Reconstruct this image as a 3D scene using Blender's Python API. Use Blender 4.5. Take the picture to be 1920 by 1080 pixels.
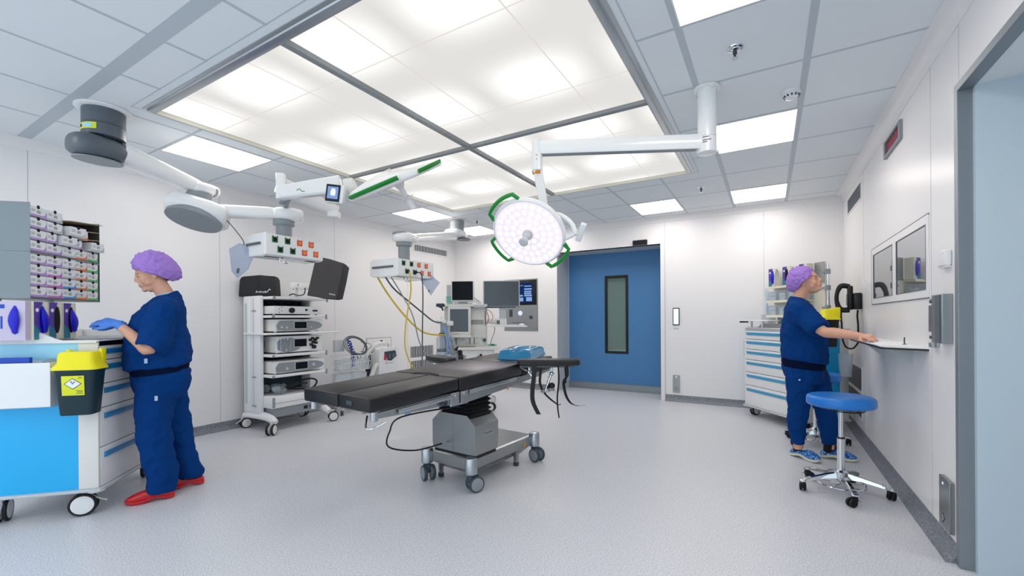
import bpy, bmesh, math, random
from mathutils import Vector, Matrix, noise
for o in list(bpy.data.objects): bpy.data.objects.remove(o, do_unlink=True)
S = bpy.context.scene
COL = S.collection
R = math.radians
# ---------------------------------------------------------------- camera, world, exposure
cam_d = bpy.data.cameras.new('camera'); cam = bpy.data.objects.new('camera', cam_d); COL.objects.link(cam)
cam_d.sensor_width = 36; cam_d.lens = 814.9/1920*36; cam_d.shift_y = 57.26/1920; cam_d.clip_start = .02
cam.matrix_world = Matrix.Translation((0, 0, 1.3)) @ Matrix.Rotation(.53373, 4, 'Z') @ Matrix.Rotation(R(90), 4, 'X') @ Matrix.Rotation(-.006, 4, 'Z')
S.camera = cam
W = bpy.data.worlds.new('world'); S.world = W; W.use_nodes = True
W.node_tree.nodes['Background'].inputs[0].default_value = (.78, .90, 1, 1)
W.node_tree.nodes['Background'].inputs[1].default_value = 1.70
S.view_settings.view_transform = 'Standard'; S.view_settings.look = 'None'; S.view_settings.gamma = 1
S.view_settings.use_curve_mapping = False; S.view_settings.exposure = -0.03
CANOPY = 1.16; PANEL = 9.3; LAMP = 1.45
# ---------------------------------------------------------------- materials
def lin(c):
    if isinstance(c, str):
        c = [int(c[i:i+2], 16)/255 for i in (0, 2, 4)]
    return tuple((x/12.92 if x <= .04045 else ((x+.055)/1.055)**2.4) for x in c)+(1,)
MATS = {}
def mat(name, col, rough=.5, metal=0, spec=.5, trans=0, ior=1.45, emit=0, emitcol=None, bump=0, bscale=200, coat=0, alpha=1, sheen=0, aniso=None, mottled=0):
    if name in MATS: return MATS[name]
    m = bpy.data.materials.new(name); m.use_nodes = True; MATS[name] = m
    nt = m.node_tree; b = nt.nodes['Principled BSDF']; I = b.inputs
    I['Base Color'].default_value = lin(col); I['Roughness'].default_value = rough; I['Metallic'].default_value = metal
    I['Specular IOR Level'].default_value = spec; I['Transmission Weight'].default_value = trans; I['IOR'].default_value = ior
    I['Coat Weight'].default_value = coat; I['Alpha'].default_value = alpha; I['Sheen Weight'].default_value = sheen
    if emit: I['Emission Color'].default_value = lin(emitcol or col); I['Emission Strength'].default_value = emit
    if bump or mottled:
        tc = nt.nodes.new('ShaderNodeTexCoord'); n = nt.nodes.new('ShaderNodeTexNoise'); n.inputs['Scale'].default_value = bscale; n.inputs['Detail'].default_value = 4
        if aniso:
            mp = nt.nodes.new('ShaderNodeMapping'); mp.inputs['Scale'].default_value = aniso
            nt.links.new(tc.outputs['Object'], mp.inputs['Vector']); nt.links.new(mp.outputs['Vector'], n.inputs['Vector'])
        else: nt.links.new(tc.outputs['Object'], n.inputs['Vector'])
        if bump:
            bp = nt.nodes.new('ShaderNodeBump'); bp.inputs['Strength'].default_value = bump; bp.inputs['Distance'].default_value = .01
            nt.links.new(n.outputs['Fac'], bp.inputs['Height']); nt.links.new(bp.outputs['Normal'], I['Normal'])
        if mottled:
            mx = nt.nodes.new('ShaderNodeMixRGB'); c = lin(col)
            mx.inputs[1].default_value = tuple(x*(1-mottled) for x in c[:3])+(1,); mx.inputs[2].default_value = tuple(min(1, x*(1+mottled)) for x in c[:3])+(1,)
            nt.links.new(n.outputs['Fac'], mx.inputs[0]); nt.links.new(mx.outputs[0], I['Base Color'])
    return m
M = {}
def dm(k, *a, **kw): M[k] = mat(k, *a, **kw)
dm('wall_panel', 'ecebec', .32, spec=.4)
dm('seam', 'b9bdc2', .6)
dm('tile', 'e6ecf0', .85, spec=.2, bump=.05, bscale=400)
dm('grid', 'bcc6cd', .5)
dm('white', 'e9eaeb', .35)
dm('white_gloss', 'f0f1f1', .18, coat=.3)
dm('offwhite', 'e2e1dc', .4)
dm('cream', 'e4e0cf', .45)
dm('grey_light', 'c3c8cc', .4)
dm('grey', '8d949a', .42)
dm('grey_dark', '5b646c', .38)
dm('slate', '3b4650', .4)
dm('black', '0c0d10', .35)
dm('black_rubber', '141518', .6)
dm('vinyl', '1b1a1c', .36, spec=.5, bump=.03, bscale=900)
dm('alu', 'b4b9bd', .32, metal=1)
dm('alu_matt', '9aa1a6', .5, metal=.9)
dm('bar_grey', '8b9093', .5)
dm('steel_cabinet', '7f868b', .38, metal=.85, mottled=.06, bscale=5)
dm('lilac_pale', 'c9c0d8', .6)
dm('steel', '9da1a2', .27, metal=1, bump=.08, bscale=60, aniso=(1, 1, 40))
dm('steel_rough', 'a4a9ab', .42, metal=1, mottled=.12, bscale=12)
dm('chrome', 'd9dcde', .08, metal=1)
dm('blue_door', '4c83b8', .38, spec=.4)
dm('skyblue', '1fb0ee', .35)
dm('skyblue_pale', '9edcf5', .35)
dm('handle_blue', '459dc9', .35)
dm('handle_blue_deep', '2485bd', .35)
dm('stool_blue', '1f78cf', .32, bump=.02, bscale=800)
dm('scrub', '033878', .8, spec=.12, sheen=.0, bump=.55, bscale=13)
dm('scrub_dark', '06122f', .85, spec=.1)
dm('cap', 'a984d6', .85, spec=.15, bump=.5, bscale=70, mottled=.12)
dm('glove', '4f86e0', .4, mottled=.1, bscale=40)
dm('skin', 'd9a58c', .5, spec=.35, mottled=.06, bscale=30)
dm('lips', 'b06a60', .5)
dm('hair', '3a2418', .6)
dm('eye_dark', '1d1512', .2)
dm('undershirt', 'a9c6dc', .8)
dm('sock', '0a0a0d', .8)
dm('red_clog', 'c3121d', .25, coat=.4)
dm('sole', 'd6d6bd', .5)
dm('yellow', 'f0e413', .35)
dm('bin_green', '12303a', .4)
dm('bin_black', '0d0f10', .35)
dm('sticker', 'dfe322', .45)
dm('paper', 'eef1f2', .7)
dm('screen_black', '0c1119', .3, spec=.15)
dm('screen_grey', '4c555c', .15)
dm('green', '0d8a2f', .35)
dm('socket_green', '0f6a3c', .4)
dm('socket_orange', 'e0522a', .4)
dm('gel_blue', '0f78a6', .15, coat=.3, mottled=.1, bscale=18)
dm('cover_black', '1b1a1c', .6, bump=.06, bscale=300)
dm('cover_grey', '3b383a', .6, bump=.06, bscale=300)
dm('yellow_hose', 'd9bc33', .45)
dm('grey_hose', '8f979d', .45)
dm('clear', 'e4eef5', .12, trans=.75, ior=1.2, alpha=.75)
dm('clear_blue', 'c3cfe4', .2, trans=.5, ior=1.2, alpha=.8)
dm('light_blue', '7fb0e6', .5)
dm('cable_blue', '1446b8', .4)
dm('cardboard', 'b6a58c', .8)
dm('purple_print', '5a3fa0', .6)
dm('teal_print', '2b7f96', .6)
dm('nitrile', '1414c4', .45)
dm('dark_void', '07070a', .8)
dm('amber', 'd08a1c', .5)
dm('corridor_blue', 'c3d3dd', .45)
dm('box_lilac', 'b79ad6', .6); dm('box_orange', 'e58a55', .6); dm('box_green', '6cc47a', .6); dm('box_blue', '5b9cd9', .6); dm('box_pink', 'cf7cc8', .6); dm('box_grey', 'c9ccd6', .6)
dm('mint', '6fd0b8', .4)
dm('red_led', 'a0203a', .4, emit=.35, emitcol='b0203c')
dm('glass_green', '8fa39c', .08, trans=.55, ior=1.05)
dm('glass_dark', 'aab3b8', .03, trans=.35, spec=.8)
def floor_mat():
    m = mat('vinyl_floor', 'a9abb2', .36, spec=.5); nt = m.node_tree; N = nt.nodes; L = nt.links; b = N['Principled BSDF']
    tc = N.new('ShaderNodeTexCoord')
    n1 = N.new('ShaderNodeTexNoise'); n1.inputs['Scale'].default_value = 130; n1.inputs['Detail'].default_value = 3; n1.inputs['Roughness'].default_value = .75
    n2 = N.new('ShaderNodeTexVoronoi'); n2.inputs['Scale'].default_value = 170
    r = N.new('ShaderNodeValToRGB'); e = r.color_ramp.elements
    e[0].position = .33; e[0].color = lin('a4a7b0'); e[1].position = .5; e[1].color = lin('d2d4da')
    x = e.new(.68); x.color = lin('e6e7ea')
    r2 = N.new('ShaderNodeValToRGB'); r2.color_ramp.elements[0].position = .10; r2.color_ramp.elements[0].color = lin('c6c9d2'); r2.color_ramp.elements[1].position = .25; r2.color_ramp.elements[1].color = (1, 1, 1, 1)
    mx = N.new('ShaderNodeMixRGB'); mx.blend_type = 'MULTIPLY'; mx.inputs[0].default_value = .55
    L.new(tc.outputs['Object'], n1.inputs['Vector']); L.new(tc.outputs['Object'], n2.inputs['Vector'])
    L.new(n1.outputs['Fac'], r.inputs[0]); L.new(n2.outputs['Distance'], r2.inputs[0]); L.new(r.outputs[0], mx.inputs[1]); L.new(r2.outputs[0], mx.inputs[2]); L.new(mx.outputs[0], b.inputs['Base Color'])
    return m
M['floor'] = floor_mat()
def base_mat():
    m = mat('vinyl_upstand', '7c8087', .5); nt = m.node_tree; N = nt.nodes; L = nt.links
    n1 = N.new('ShaderNodeTexNoise'); n1.inputs['Scale'].default_value = 130; n1.inputs['Detail'].default_value = 3; tc = N.new('ShaderNodeTexCoord')
    r = N.new('ShaderNodeValToRGB'); e = r.color_ramp.elements; e[0].position = .35; e[0].color = lin('5d6169'); e[1].position = .65; e[1].color = lin('9a9ea6')
    L.new(tc.outputs['Object'], n1.inputs['Vector']); L.new(n1.outputs['Fac'], r.inputs[0]); L.new(r.outputs[0], N['Principled BSDF'].inputs['Base Color']); return m
M['base'] = base_mat()
def clog_mat():
    m = mat('patterned_clog', '2f74c0', .4); nt = m.node_tree; N = nt.nodes; L = nt.links
    v = N.new('ShaderNodeTexVoronoi'); v.inputs['Scale'].default_value = 55; tc = N.new('ShaderNodeTexCoord')
    r = N.new('ShaderNodeValToRGB'); e = r.color_ramp.elements; e[0].position = 0; e[0].color = lin('d9e6f5'); e[1].position = .8; e[1].color = lin('123a86'); x = e.new(.4); x.color = lin('2f86cf')
    L.new(tc.outputs['Object'], v.inputs['Vector']); L.new(v.outputs['Distance'], r.inputs[0]); L.new(r.outputs[0], N['Principled BSDF'].inputs['Base Color']); return m
M['clog_pattern'] = clog_mat()
def emis(name, col, s):
    m = bpy.data.materials.new(name); m.use_nodes = True; nt = m.node_tree; nt.nodes.clear()
    e = nt.nodes.new('ShaderNodeEmission'); e.inputs[0].default_value = lin(col); e.inputs[1].default_value = s
    o = nt.nodes.new('ShaderNodeOutputMaterial'); nt.links.new(e.outputs[0], o.inputs[0]); M[name] = m; return m
emis('panel_light', 'fff7f0', PANEL); emis('led_light', 'fff8fb', LAMP)
M['led_light'].cycles.emission_sampling = 'NONE'; M['panel_light'].cycles.emission_sampling = 'FRONT'
emis('screen_ui', '8fb4ea', .9); emis('screen_ui_dark', '1d3a78', .6); emis('indicator', 'dff0ff', 1.0)
def canopy_mat():
    m = emis('canopy_light', 'fffdf9', CANOPY); nt = m.node_tree; N = nt.nodes; L = nt.links
    e = [n for n in N if n.type == 'EMISSION'][0]
    tc = N.new('ShaderNodeTexCoord'); sx = N.new('ShaderNodeSeparateXYZ'); L.new(tc.outputs['Object'], sx.inputs[0])
    def wave(out, period, phase, sharp):
        a = N.new('ShaderNodeMath'); a.operation = 'MULTIPLY_ADD'; a.inputs[1].default_value = 2*math.pi/period; a.inputs[2].default_value = phase; L.new(out, a.inputs[0])
        s = N.new('ShaderNodeMath'); s.operation = 'SINE'; L.new(a.outputs[0], s.inputs[0])
        q = N.new('ShaderNodeMath'); q.operation = 'MULTIPLY_ADD'; q.inputs[1].default_value = .5; q.inputs[2].default_value = .5; L.new(s.outputs[0], q.inputs[0])
        p = N.new('ShaderNodeMath'); p.operation = 'POWER'; p.inputs[1].default_value = sharp; L.new(q.outputs[0], p.inputs[0]); return p.outputs[0]
    # fluorescent tubes behind the diffusers: bright rows along x, broken every panel
    wy = wave(sx.outputs['Y'], .87, CAN_PH, 1.3); wx = wave(sx.outputs['X'], .825, CAN_PX, .7)
    mu = N.new('ShaderNodeMath'); mu.operation = 'MULTIPLY'; L.new(wy, mu.inputs[0]); L.new(wx, mu.inputs[1])
    st = N.new('ShaderNodeMath'); st.operation = 'MULTIPLY_ADD'; st.inputs[1].default_value = CANOPY*.55; st.inputs[2].default_value = CANOPY*.68; L.new(mu.outputs[0], st.inputs[0])
    L.new(st.outputs[0], e.inputs[1]); m.cycles.emission_sampling = 'FRONT'; return m
CAN_PH = 0; CAN_PX = 0
canopy_mat()
# ---------------------------------------------------------------- mesh helpers
def rotz(a): return Matrix.Rotation(a, 4, 'Z')
class MB:
    def __init__(s, X=None): s.bm = bmesh.new(); s.X = X or Matrix(); s.mi = 0
    def _add(s, verts, mtx=None):
        A = s.X @ mtx if mtx is not None else s.X
        fs = set()
        for v in verts:
            v.co = A @ v.co
            fs.update(v.link_faces)
        for f in fs: f.material_index = s.mi
        return verts
    def box(s, c, d, rot=None, bev=0, seg=2, taper=None):
        r = bmesh.ops.create_cube(s.bm, size=1); vs = r['verts']
        for v in vs:
            if taper:
                k = taper if v.co.z < 0 else 1
                v.co.x *= k; v.co.y *= k
            v.co = Vector((v.co.x*d[0], v.co.y*d[1], v.co.z*d[2]))
        if bev:
            es = set()
            for v in vs: es.update(v.link_edges)
            g = bmesh.ops.bevel(s.bm, geom=list(es), offset=min(bev, min(d)*.49), segments=seg, affect='EDGES', profile=.5)
            vs = list({v for f in g['faces'] for v in f.verts} | {v for v in vs if v.is_valid})
        m = Matrix.Translation(c)
        if rot is not None: m = m @ rot
        s._add(vs, m); return s
    def b2(s, a, b, bev=0, seg=2):
        return s.box([(a[i]+b[i])/2 for i in range(3)], [abs(b[i]-a[i]) for i in range(3)], bev=bev, seg=seg)
    def cyl(s, p0, p1, r0, r1=None, seg=24, cap=True):
        p0, p1 = Vector(p0), Vector(p1); r1 = r0 if r1 is None else r1; d = p1-p0
        g = bmesh.ops.create_cone(s.bm, cap_ends=cap, segments=seg, radius1=r0, radius2=r1, depth=d.length)
        s._add(g['verts'], Matrix.Translation((p0+p1)/2) @ d.to_track_quat('Z', 'Y').to_matrix().to_4x4()); return s
    def sph(s, c, r, sc=(1, 1, 1), seg=20, rot=None):
        g = bmesh.ops.create_uvsphere(s.bm, u_segments=seg, v_segments=max(8, seg*2//3), radius=r)
        m = Matrix.Translation(c)
        if rot is not None: m = m @ rot
        s._add(g['verts'], m @ Matrix.Diagonal((*sc, 1))); return s
    def loft(s, rings, caps=True, close=False):
        n = len(rings[0]); vr = [[s.bm.verts.new(s.X @ Vector(p)) for p in r] for r in rings]
        k = len(rings)
        for i in range(k if close else k-1):
            a, b = vr[i], vr[(i+1) % k]
            for j in range(n):
                f = s.bm.faces.new((a[j], a[(j+1) % n], b[(j+1) % n], b[j])); f.material_index = s.mi
        if caps and not close:
            f = s.bm.faces.new(vr[0][::-1]); f.material_index = s.mi
            f = s.bm.faces.new(vr[-1]); f.material_index = s.mi
        return s
    def tube(s, pts, r, seg=10, caps=True, smooth=0):
        pts = [Vector(p) for p in pts]
        rs = r if isinstance(r, (list, tuple)) else [r]*len(pts)
        if smooth:
            P = []; Q = []; n = len(pts)
            for i in range(n-1):
                a, b, c, d = pts[max(i-1, 0)], pts[i], pts[i+1], pts[min(i+2, n-1)]
                for k in range(smooth):
                    t = k/smooth
                    P.append(.5*((2*b)+(c-a)*t+(2*a-5*b+4*c-d)*t*t+(3*b-a-3*c+d)*t**3)); Q.append(tuple(x_*(1-t)+y_*t for x_, y_ in zip(rs[i], rs[i+1])) if isinstance(rs[i], tuple) else rs[i]*(1-t)+rs[i+1]*t)
            P.append(pts[-1]); Q.append(rs[-1]); pts, rs = P, Q
        rings = []; prev = None
        for i, p in enumerate(pts):
            t = (pts[min(i+1, len(pts)-1)]-pts[max(i-1, 0)]).normalized()
            if prev is None: n = t.orthogonal().normalized()
            else: n = (prev-t*prev.dot(t)).normalized()
            prev = n; b = t.cross(n)
            rr = rs[i]
            ra, rb = rr if isinstance(rr, tuple) else (rr, rr)
            rings.append([p+n*math.cos(2*math.pi*j/seg)*ra+b*math.sin(2*math.pi*j/seg)*rb for j in range(seg)])
        return s.loft(rings, caps)
    def lathe(s, prof, c=(0, 0, 0), axis=None, seg=32, caps=True):
        rings = []
        q = Vector(axis or (0, 0, 1)).to_track_quat('Z', 'Y').to_matrix()
        for r, z in prof:
            rings.append([Vector(c)+q @ Vector((r*math.cos(2*math.pi*j/seg), r*math.sin(2*math.pi*j/seg), z)) for j in range(seg)])
        return s.loft(rings, caps)
    def prism(s, poly, a, b, ax='z'):
        f = {'z': lambda p, t: (p[0], p[1], t), 'y': lambda p, t: (p[0], t, p[1]), 'x': lambda p, t: (t, p[0], p[1])}[ax]
        return s.loft([[f(p, a) for p in poly], [f(p, b) for p in poly]])
    def torus(s, c, R_, r, axis=(0, 0, 1), seg=32, rs=8, a0=0, a1=360):
        q = Vector(axis).to_track_quat('Z', 'Y').to_matrix(); full = a1-a0 >= 360
        n = seg; rings = []
        for i in range(n if full else n+1):
            a = R(a0+(a1-a0)*i/n); o = Vector((math.cos(a), math.sin(a), 0))
            rings.append([Vector(c)+q @ (o*(R_+r*math.cos(2*math.pi*j/rs))+Vector((0, 0, r*math.sin(2*math.pi*j/rs)))) for j in range(rs)])
        return s.loft(rings, True, close=full)
    def quad(s, pts):
        f = s.bm.faces.new([s.bm.verts.new(s.X @ Vector(p)) for p in pts]); f.material_index = s.mi; return s
    def build(s, name, mats, parent=None, bevel=0, sharp=38, bseg=2, **props):
        bmesh.ops.recalc_face_normals(s.bm, faces=s.bm.faces)
        me = bpy.data.meshes.new(name); s.bm.to_mesh(me); s.bm.free()
        for m in (mats if isinstance(mats, (list, tuple)) else [mats]): me.materials.append(M[m] if isinstance(m, str) else m)
        if sharp:
            me.polygons.foreach_set('use_smooth', [True]*len(me.polygons)); me.set_sharp_from_angle(angle=R(sharp))
        o = bpy.data.objects.new(name, me); COL.objects.link(o)
        if parent: o.parent = parent
        if bevel:
            b = o.modifiers.new('bevel', 'BEVEL'); b.width = bevel; b.segments = bseg; b.limit_method = 'ANGLE'; b.angle_limit = R(40)
        for k, v in props.items(): o[k] = v
        return o
def thing(name, label, cat, loc=(0, 0, 0), rz=0, group=None):
    o = bpy.data.objects.new(name, None); COL.objects.link(o); o.location = loc; o.rotation_euler = (0, 0, rz); o.empty_display_size = .1
    o['label'] = label; o['category'] = cat
    if group: o['group'] = group
    return o
def tag(o, label, cat, group=None, kind=None):
    o['label'] = label; o['category'] = cat
    if group: o['group'] = group
    if kind: o['kind'] = kind
    return o
def struct(name, mb, m, **k):
    o = mb.build(name, m, **k); o['kind'] = 'structure'; return o
def copy_tree(o, parent=None):
    c = o.copy(); COL.objects.link(c)
    if parent: c.parent = parent
    for ch in list(o.children): copy_tree(ch, c)
    return c
def text(name, s, size, mtx, m, parent, ext=.0006, align='CENTER'):
    cu = bpy.data.curves.new(name, 'FONT'); cu.body = s; cu.size = size; cu.extrude = ext; cu.align_x = align; cu.align_y = 'CENTER'
    tmp = bpy.data.objects.new(name+'_c', cu); me = bpy.data.meshes.new_from_object(tmp); bpy.data.objects.remove(tmp); bpy.data.curves.remove(cu)
    me.materials.clear(); me.materials.append(M[m]); o = bpy.data.objects.new(name, me); COL.objects.link(o)
    if parent: o.parent = parent
    o.matrix_local = mtx; o['writing'] = s
    return o
def facing(normal, loc, up=(0, 0, 1), roll=0):
    """matrix whose local Z looks along normal and local Y is up"""
    z = Vector(normal).normalized(); x = Vector(up).cross(z).normalized(); y = z.cross(x)
    m = Matrix((x, y, z)).transposed().to_4x4()
    return Matrix.Translation(loc) @ m @ Matrix.Rotation(roll, 4, 'Z')
# ---------------------------------------------------------------- room shell
XL, XR, YB, ZC, YF = -5.57, .846, 7.1, 2.88, -1.7
m = MB(); m.b2((XL-.3, YF, -.1), (3.2, YB+1.2, 0)); struct('floor', m, 'floor', sharp=0)
# ceiling with its tile grid; line positions follow the 0.63 x 0.71 module
m = MB(); m.b2((XL-.1, YF, ZC), (XR+.1, YB+.1, ZC+.1)); m.mi = 1
cx0, cx1, cy0, cy1 = -3.995, -.688, 1.385, 5.045      # the luminous ceiling
def gl(a, b, c, d, w2=0):      # strip on the ceiling, split around the luminous ceiling
    for (p, q, r_, s_) in ([(a, b, c, d)] if (c <= cx0 or a >= cx1 or d <= cy0 or b >= cy1) else
                           [(a, b, min(c, cx0-.045), d), (max(a, cx1+.045), b, c, d)] if (d-b < c-a) else [(a, b, c, min(d, cy0-.045)), (a, max(b, cy1+.045), c, d)]):
        if r_-p > .001 and s_-q > .001: m.b2((p, q, ZC-.0010-.0003*(w2)), (r_, s_, ZC+.01))
for k in range(9):
    x = .21-.63*k; w = .020 if k < 2 else .011
    gl(x-w, YF, x+w, YB)
for j in range(-4, 9):
    y = 1.085+.71*j; w = .042 if j == 0 else .010
    gl(XL, y-w, XR, y+w, 1)
for a, b, c, d in ((-4.035, 1.33, -4.028, 5.1), (-.650, 1.33, -.643, 5.1), (-4.035, 1.33, -.643, 1.337), (-4.035, 5.093, -.643, 5.1)):
    m.b2((a, b, ZC-.0016), (c, d, ZC+.01))
struct('ceiling', m, ['tile', 'grid'], sharp=0)
def seams(m, ax, pos, off, z0=.1, z1=2.8):
    m.mi = 1
    for p in pos:
        if ax == 'y': m.b2((off-.0008, p-.0025, z0), (off+.0008, p+.0025, z1))
        else: m.b2((p-.0025, off-.0008, z0), (p+.0025, off+.0008, z1))
    m.mi = 0
m = MB(); m.b2((XL-.1, YF, 0), (XL, YB+.1, ZC)); seams(m, 'y', (-1.9, -.4, 1.12, 2.66, 4.235, 5.75), XL); struct('wall_left', m, ['wall_panel', 'seam'], sharp=0)
# back wall with the doorway
DX0, DX1, DZ = -3.255, -1.463, 2.47
m = MB(); m.b2((XL, YB, 0), (DX0, YB+.12, ZC)); m.b2((DX1, YB, 0), (XR+.1, YB+.12, ZC)); m.b2((DX0, YB, DZ), (DX1, YB+.12, ZC))
seams(m, 'x', (-3.30, -1.40, -.056), YB); struct('wall_back', m, ['wall_panel', 'seam'], sharp=0)
# right wall with the opening of the second doorway
m = MB(); m.b2((XR, 3.12, 0), (XR+.05, YB, ZC)); m.b2((XR, YF, 2.475), (XR+.05, 3.12, ZC)); m.b2((XR, YF, 0), (XR+.05, 1.55, 2.475))
seams(m, 'y', (3.546, 5.70), XR); m.mi = 1; m.b2((XR-.0008, 3.088, 2.5), (XR+.001, 3.092, 2.8)); struct('wall_right', m, ['wall_panel', 'seam'], sharp=0)
# passage seen through the right doorway
m = MB(); m.b2((XR+.05, 3.06, 0), (3.2, 3.12, 2.6)); m.b2((3.1, 1.3, 0), (3.2, 3.06, 2.6)); m.b2((XR+.05, 1.3, 0), (3.1, 1.4, 2.6)); struct('wall_passage', m, 'corridor_blue', sharp=0)
m = MB(); m.b2((XR+.05, 1.3, 2.46), (3.2, 3.06, 2.56)); struct('ceiling_passage', m, 'tile', sharp=0)
# coved cornice, one run per wall
def cove(n, a, b, nx, ny):
    m = MB(); a, b = Vector(a), Vector(b); N_ = Vector((nx, ny, 0)); rings = []
    prof = [(0, ZC-.085), (.006, ZC-.085), (.010, ZC-.074)]+[(.075-.065*math.cos(R(t)), ZC-.074+.065*math.sin(R(t))) for t in range(0, 91, 15)]+[(.085, ZC-.008), (.085, ZC), (0, ZC)]
    for p in (a, b): rings.append([(p.x+N_.x*d, p.y+N_.y*d, z) for d, z in prof])
    m.loft(rings); return struct(n, m, 'wall_panel', sharp=50)
cove('trim_1', (XL, YF, 0), (XL, YB, 0), 1, 0); cove('trim_2', (XL, YB, 0), (XR, YB, 0), 0, -1); cove('trim_3', (XR, YF, 0), (XR, YB, 0), -1, 0)
def skirting(n, a, b, nx, ny):
    m = MB(); a, b = Vector(a), Vector(b); pr_ = [(0, 0), (.05, 0), (.05, .002), (.022, .012), (.008, .034), (.004, .05), (.004, .098), (0, .1)]
    m.loft([[(p.x+nx*d, p.y+ny*d, z) for d, z in pr_] for p in (a, b)]); return struct(n, m, 'base', sharp=60)
skirting('baseboard_left', (XL, YF, 0), (XL, YB, 0), 1, 0); skirting('baseboard_back_left', (XL, YB, 0), (DX0-.06, YB, 0), 0, -1)
skirting('baseboard_back_right', (DX1+.06, YB, 0), (XR, YB, 0), 0, -1); skirting('baseboard_right', (XR, 3.14, 0), (XR, YB, 0), -1, 0)
# doorway 1: deep lining, sliding leaf set back, steel kick strip, tall vision panel
m = MB(); d = .53
m.b2((DX0-.02, YB-.002, 0), (DX0, YB+d, DZ)); m.b2((DX0-.02, YB-.002, DZ), (DX1+.02, YB+d, DZ+.02)); m.b2((DX1, YB-.002, 0), (DX1+.02, YB+d, DZ+.02))
m.mi = 1; m.b2((DX0-.055, YB-.014, 0), (DX0+.004, YB, DZ+.05)); m.b2((DX1-.004, YB-.014, 0), (DX1+.055, YB, DZ+.05)); m.b2((DX0, YB-.014, DZ-.004), (DX1, YB, DZ+.05))
struct('trim_4', m, ['grey_light', 'wall_panel'], bevel=.002)
yl = YB+d
door = m = MB(); wx0, wx1, wz0, wz1 = -2.555, -2.13, .663, 2.058
m.b2((DX0, yl, .1), (wx0+.02, yl+.05, DZ+.1)); m.b2((wx1-.02, yl, .1), (DX1+.02, yl+.05, DZ+.1)); m.b2((wx0+.02, yl, .1), (wx1-.02, yl+.05, wz0+.02)); m.b2((wx0+.02, yl, wz1-.02), (wx1-.02, yl+.05, DZ+.1))
dr = struct('door_1', m, 'blue_door', sharp=0)
m = MB(); m.b2((DX0, yl-.012, .006), (DX1+.02, yl+.05, .12)); m.b2((DX0, yl-.02, .112), (DX1+.02, yl, .122)); m.b2((DX0, yl-.03, 0), (DX1+.02, yl+.05, .02)); m.build('kick_strip', 'alu_matt', dr)
m = MB(); fr = .045
for a, b in (((wx0, yl-.01, wz0), (wx0+fr, yl+.055, wz1)), ((wx1-fr, yl-.01, wz0), (wx1, yl+.055, wz1)), ((wx0+fr, yl-.01, wz0), (wx1-fr, yl+.055, wz0+fr)), ((wx0+fr, yl-.01, wz1-fr), (wx1-fr, yl+.055, wz1))): m.b2(a, b)
m.build('window_frame', 'black', dr, bevel=.006)
m = MB(); m.b2((wx0+fr, yl+.010, wz0+fr), (wx1-fr, yl+.014, wz1-fr)); m.build('glass', 'glass_green', dr, sharp=0)
m = MB(); z = wz1-fr-.06
m.b2((wx0+fr, yl+.028, wz1-fr-.055), (wx1-fr, yl+.05, wz1-fr))
while z > wz0+fr+.01:
    m.box(((wx0+wx1)/2, yl+.04, z), (wx1-wx0-2*fr-.004, .022, .0012), rot=Matrix.Rotation(R(62), 4, 'X')); z -= .021
for x in (wx0+.12, wx1-.12): m.cyl((x, yl+.028, wz0+fr), (x, yl+.028, wz1-fr), .0012, seg=5)
m.build('blind', 'paper', dr, sharp=0)
# doorway 2 on the right: brushed steel lining
m = MB()
m.b2((XR-.008, 3.09, 0), (XR+.052, 3.137, 2.495)); m.b2((XR-.008, 1.50, 2.455), (XR+.052, 3.09, 2.495)); m.b2((XR-.008, 1.50, 0), (XR+.052, 1.55, 2.455))
struct('trim_5', m, 'alu_matt', bevel=.002)
# passage window pair in the right wall: flush frame, two panes that mirror the room
m = MB(); y0, y1, z0, z1 = 3.585, 5.272, 1.414, 1.925; X0 = XR-.006
panes = ((3.63, 4.36), (4.475, 5.2))
m.b2((X0, y0, z0), (XR, panes[0][0], z1)); m.b2((X0, panes[0][1], z0), (XR, panes[1][0], z1)); m.b2((X0, panes[1][1], z0), (XR, y1, z1))
for a, b in panes: m.b2((X0, a, z0), (XR, b, 1.466)); m.b2((X0, a, 1.867), (XR, b, z1))
wn = struct('window_1', m, 'wall_panel', bevel=.001)
m = MB(); e = .004
for a, b in (((X0-.001, y0-e, z1), (XR, y1+e, z1+e)), ((X0-.001, y0-e, z0-e), (XR, y1+e, z0)), ((X0-.001, y1, z0), (XR, y1+e, z1))): m.b2(a, b)
m.build('shadow_gap', 'black', wn, sharp=0)
for a, b in panes:
    m = MB(); m.b2((XR-.003, a, 1.466), (XR-.0005, b, 1.867)); m.build('pane', mat('mirror_pane', '9aa0a6', .02, metal=.85), wn, sharp=0)
    m = MB()
    for p, q in (((XR-.0075, a-.003, 1.463), (XR-.002, a+.003, 1.870)), ((XR-.0075, b-.003, 1.463), (XR-.002, b+.003, 1.870)), ((XR-.0075, a, 1.463), (XR-.002, b, 1.469)), ((XR-.0075, a, 1.864), (XR-.002, b, 1.870))): m.b2(p, q)
    m.build('pane_seal', 'grey_dark', wn, sharp=0)
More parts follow.
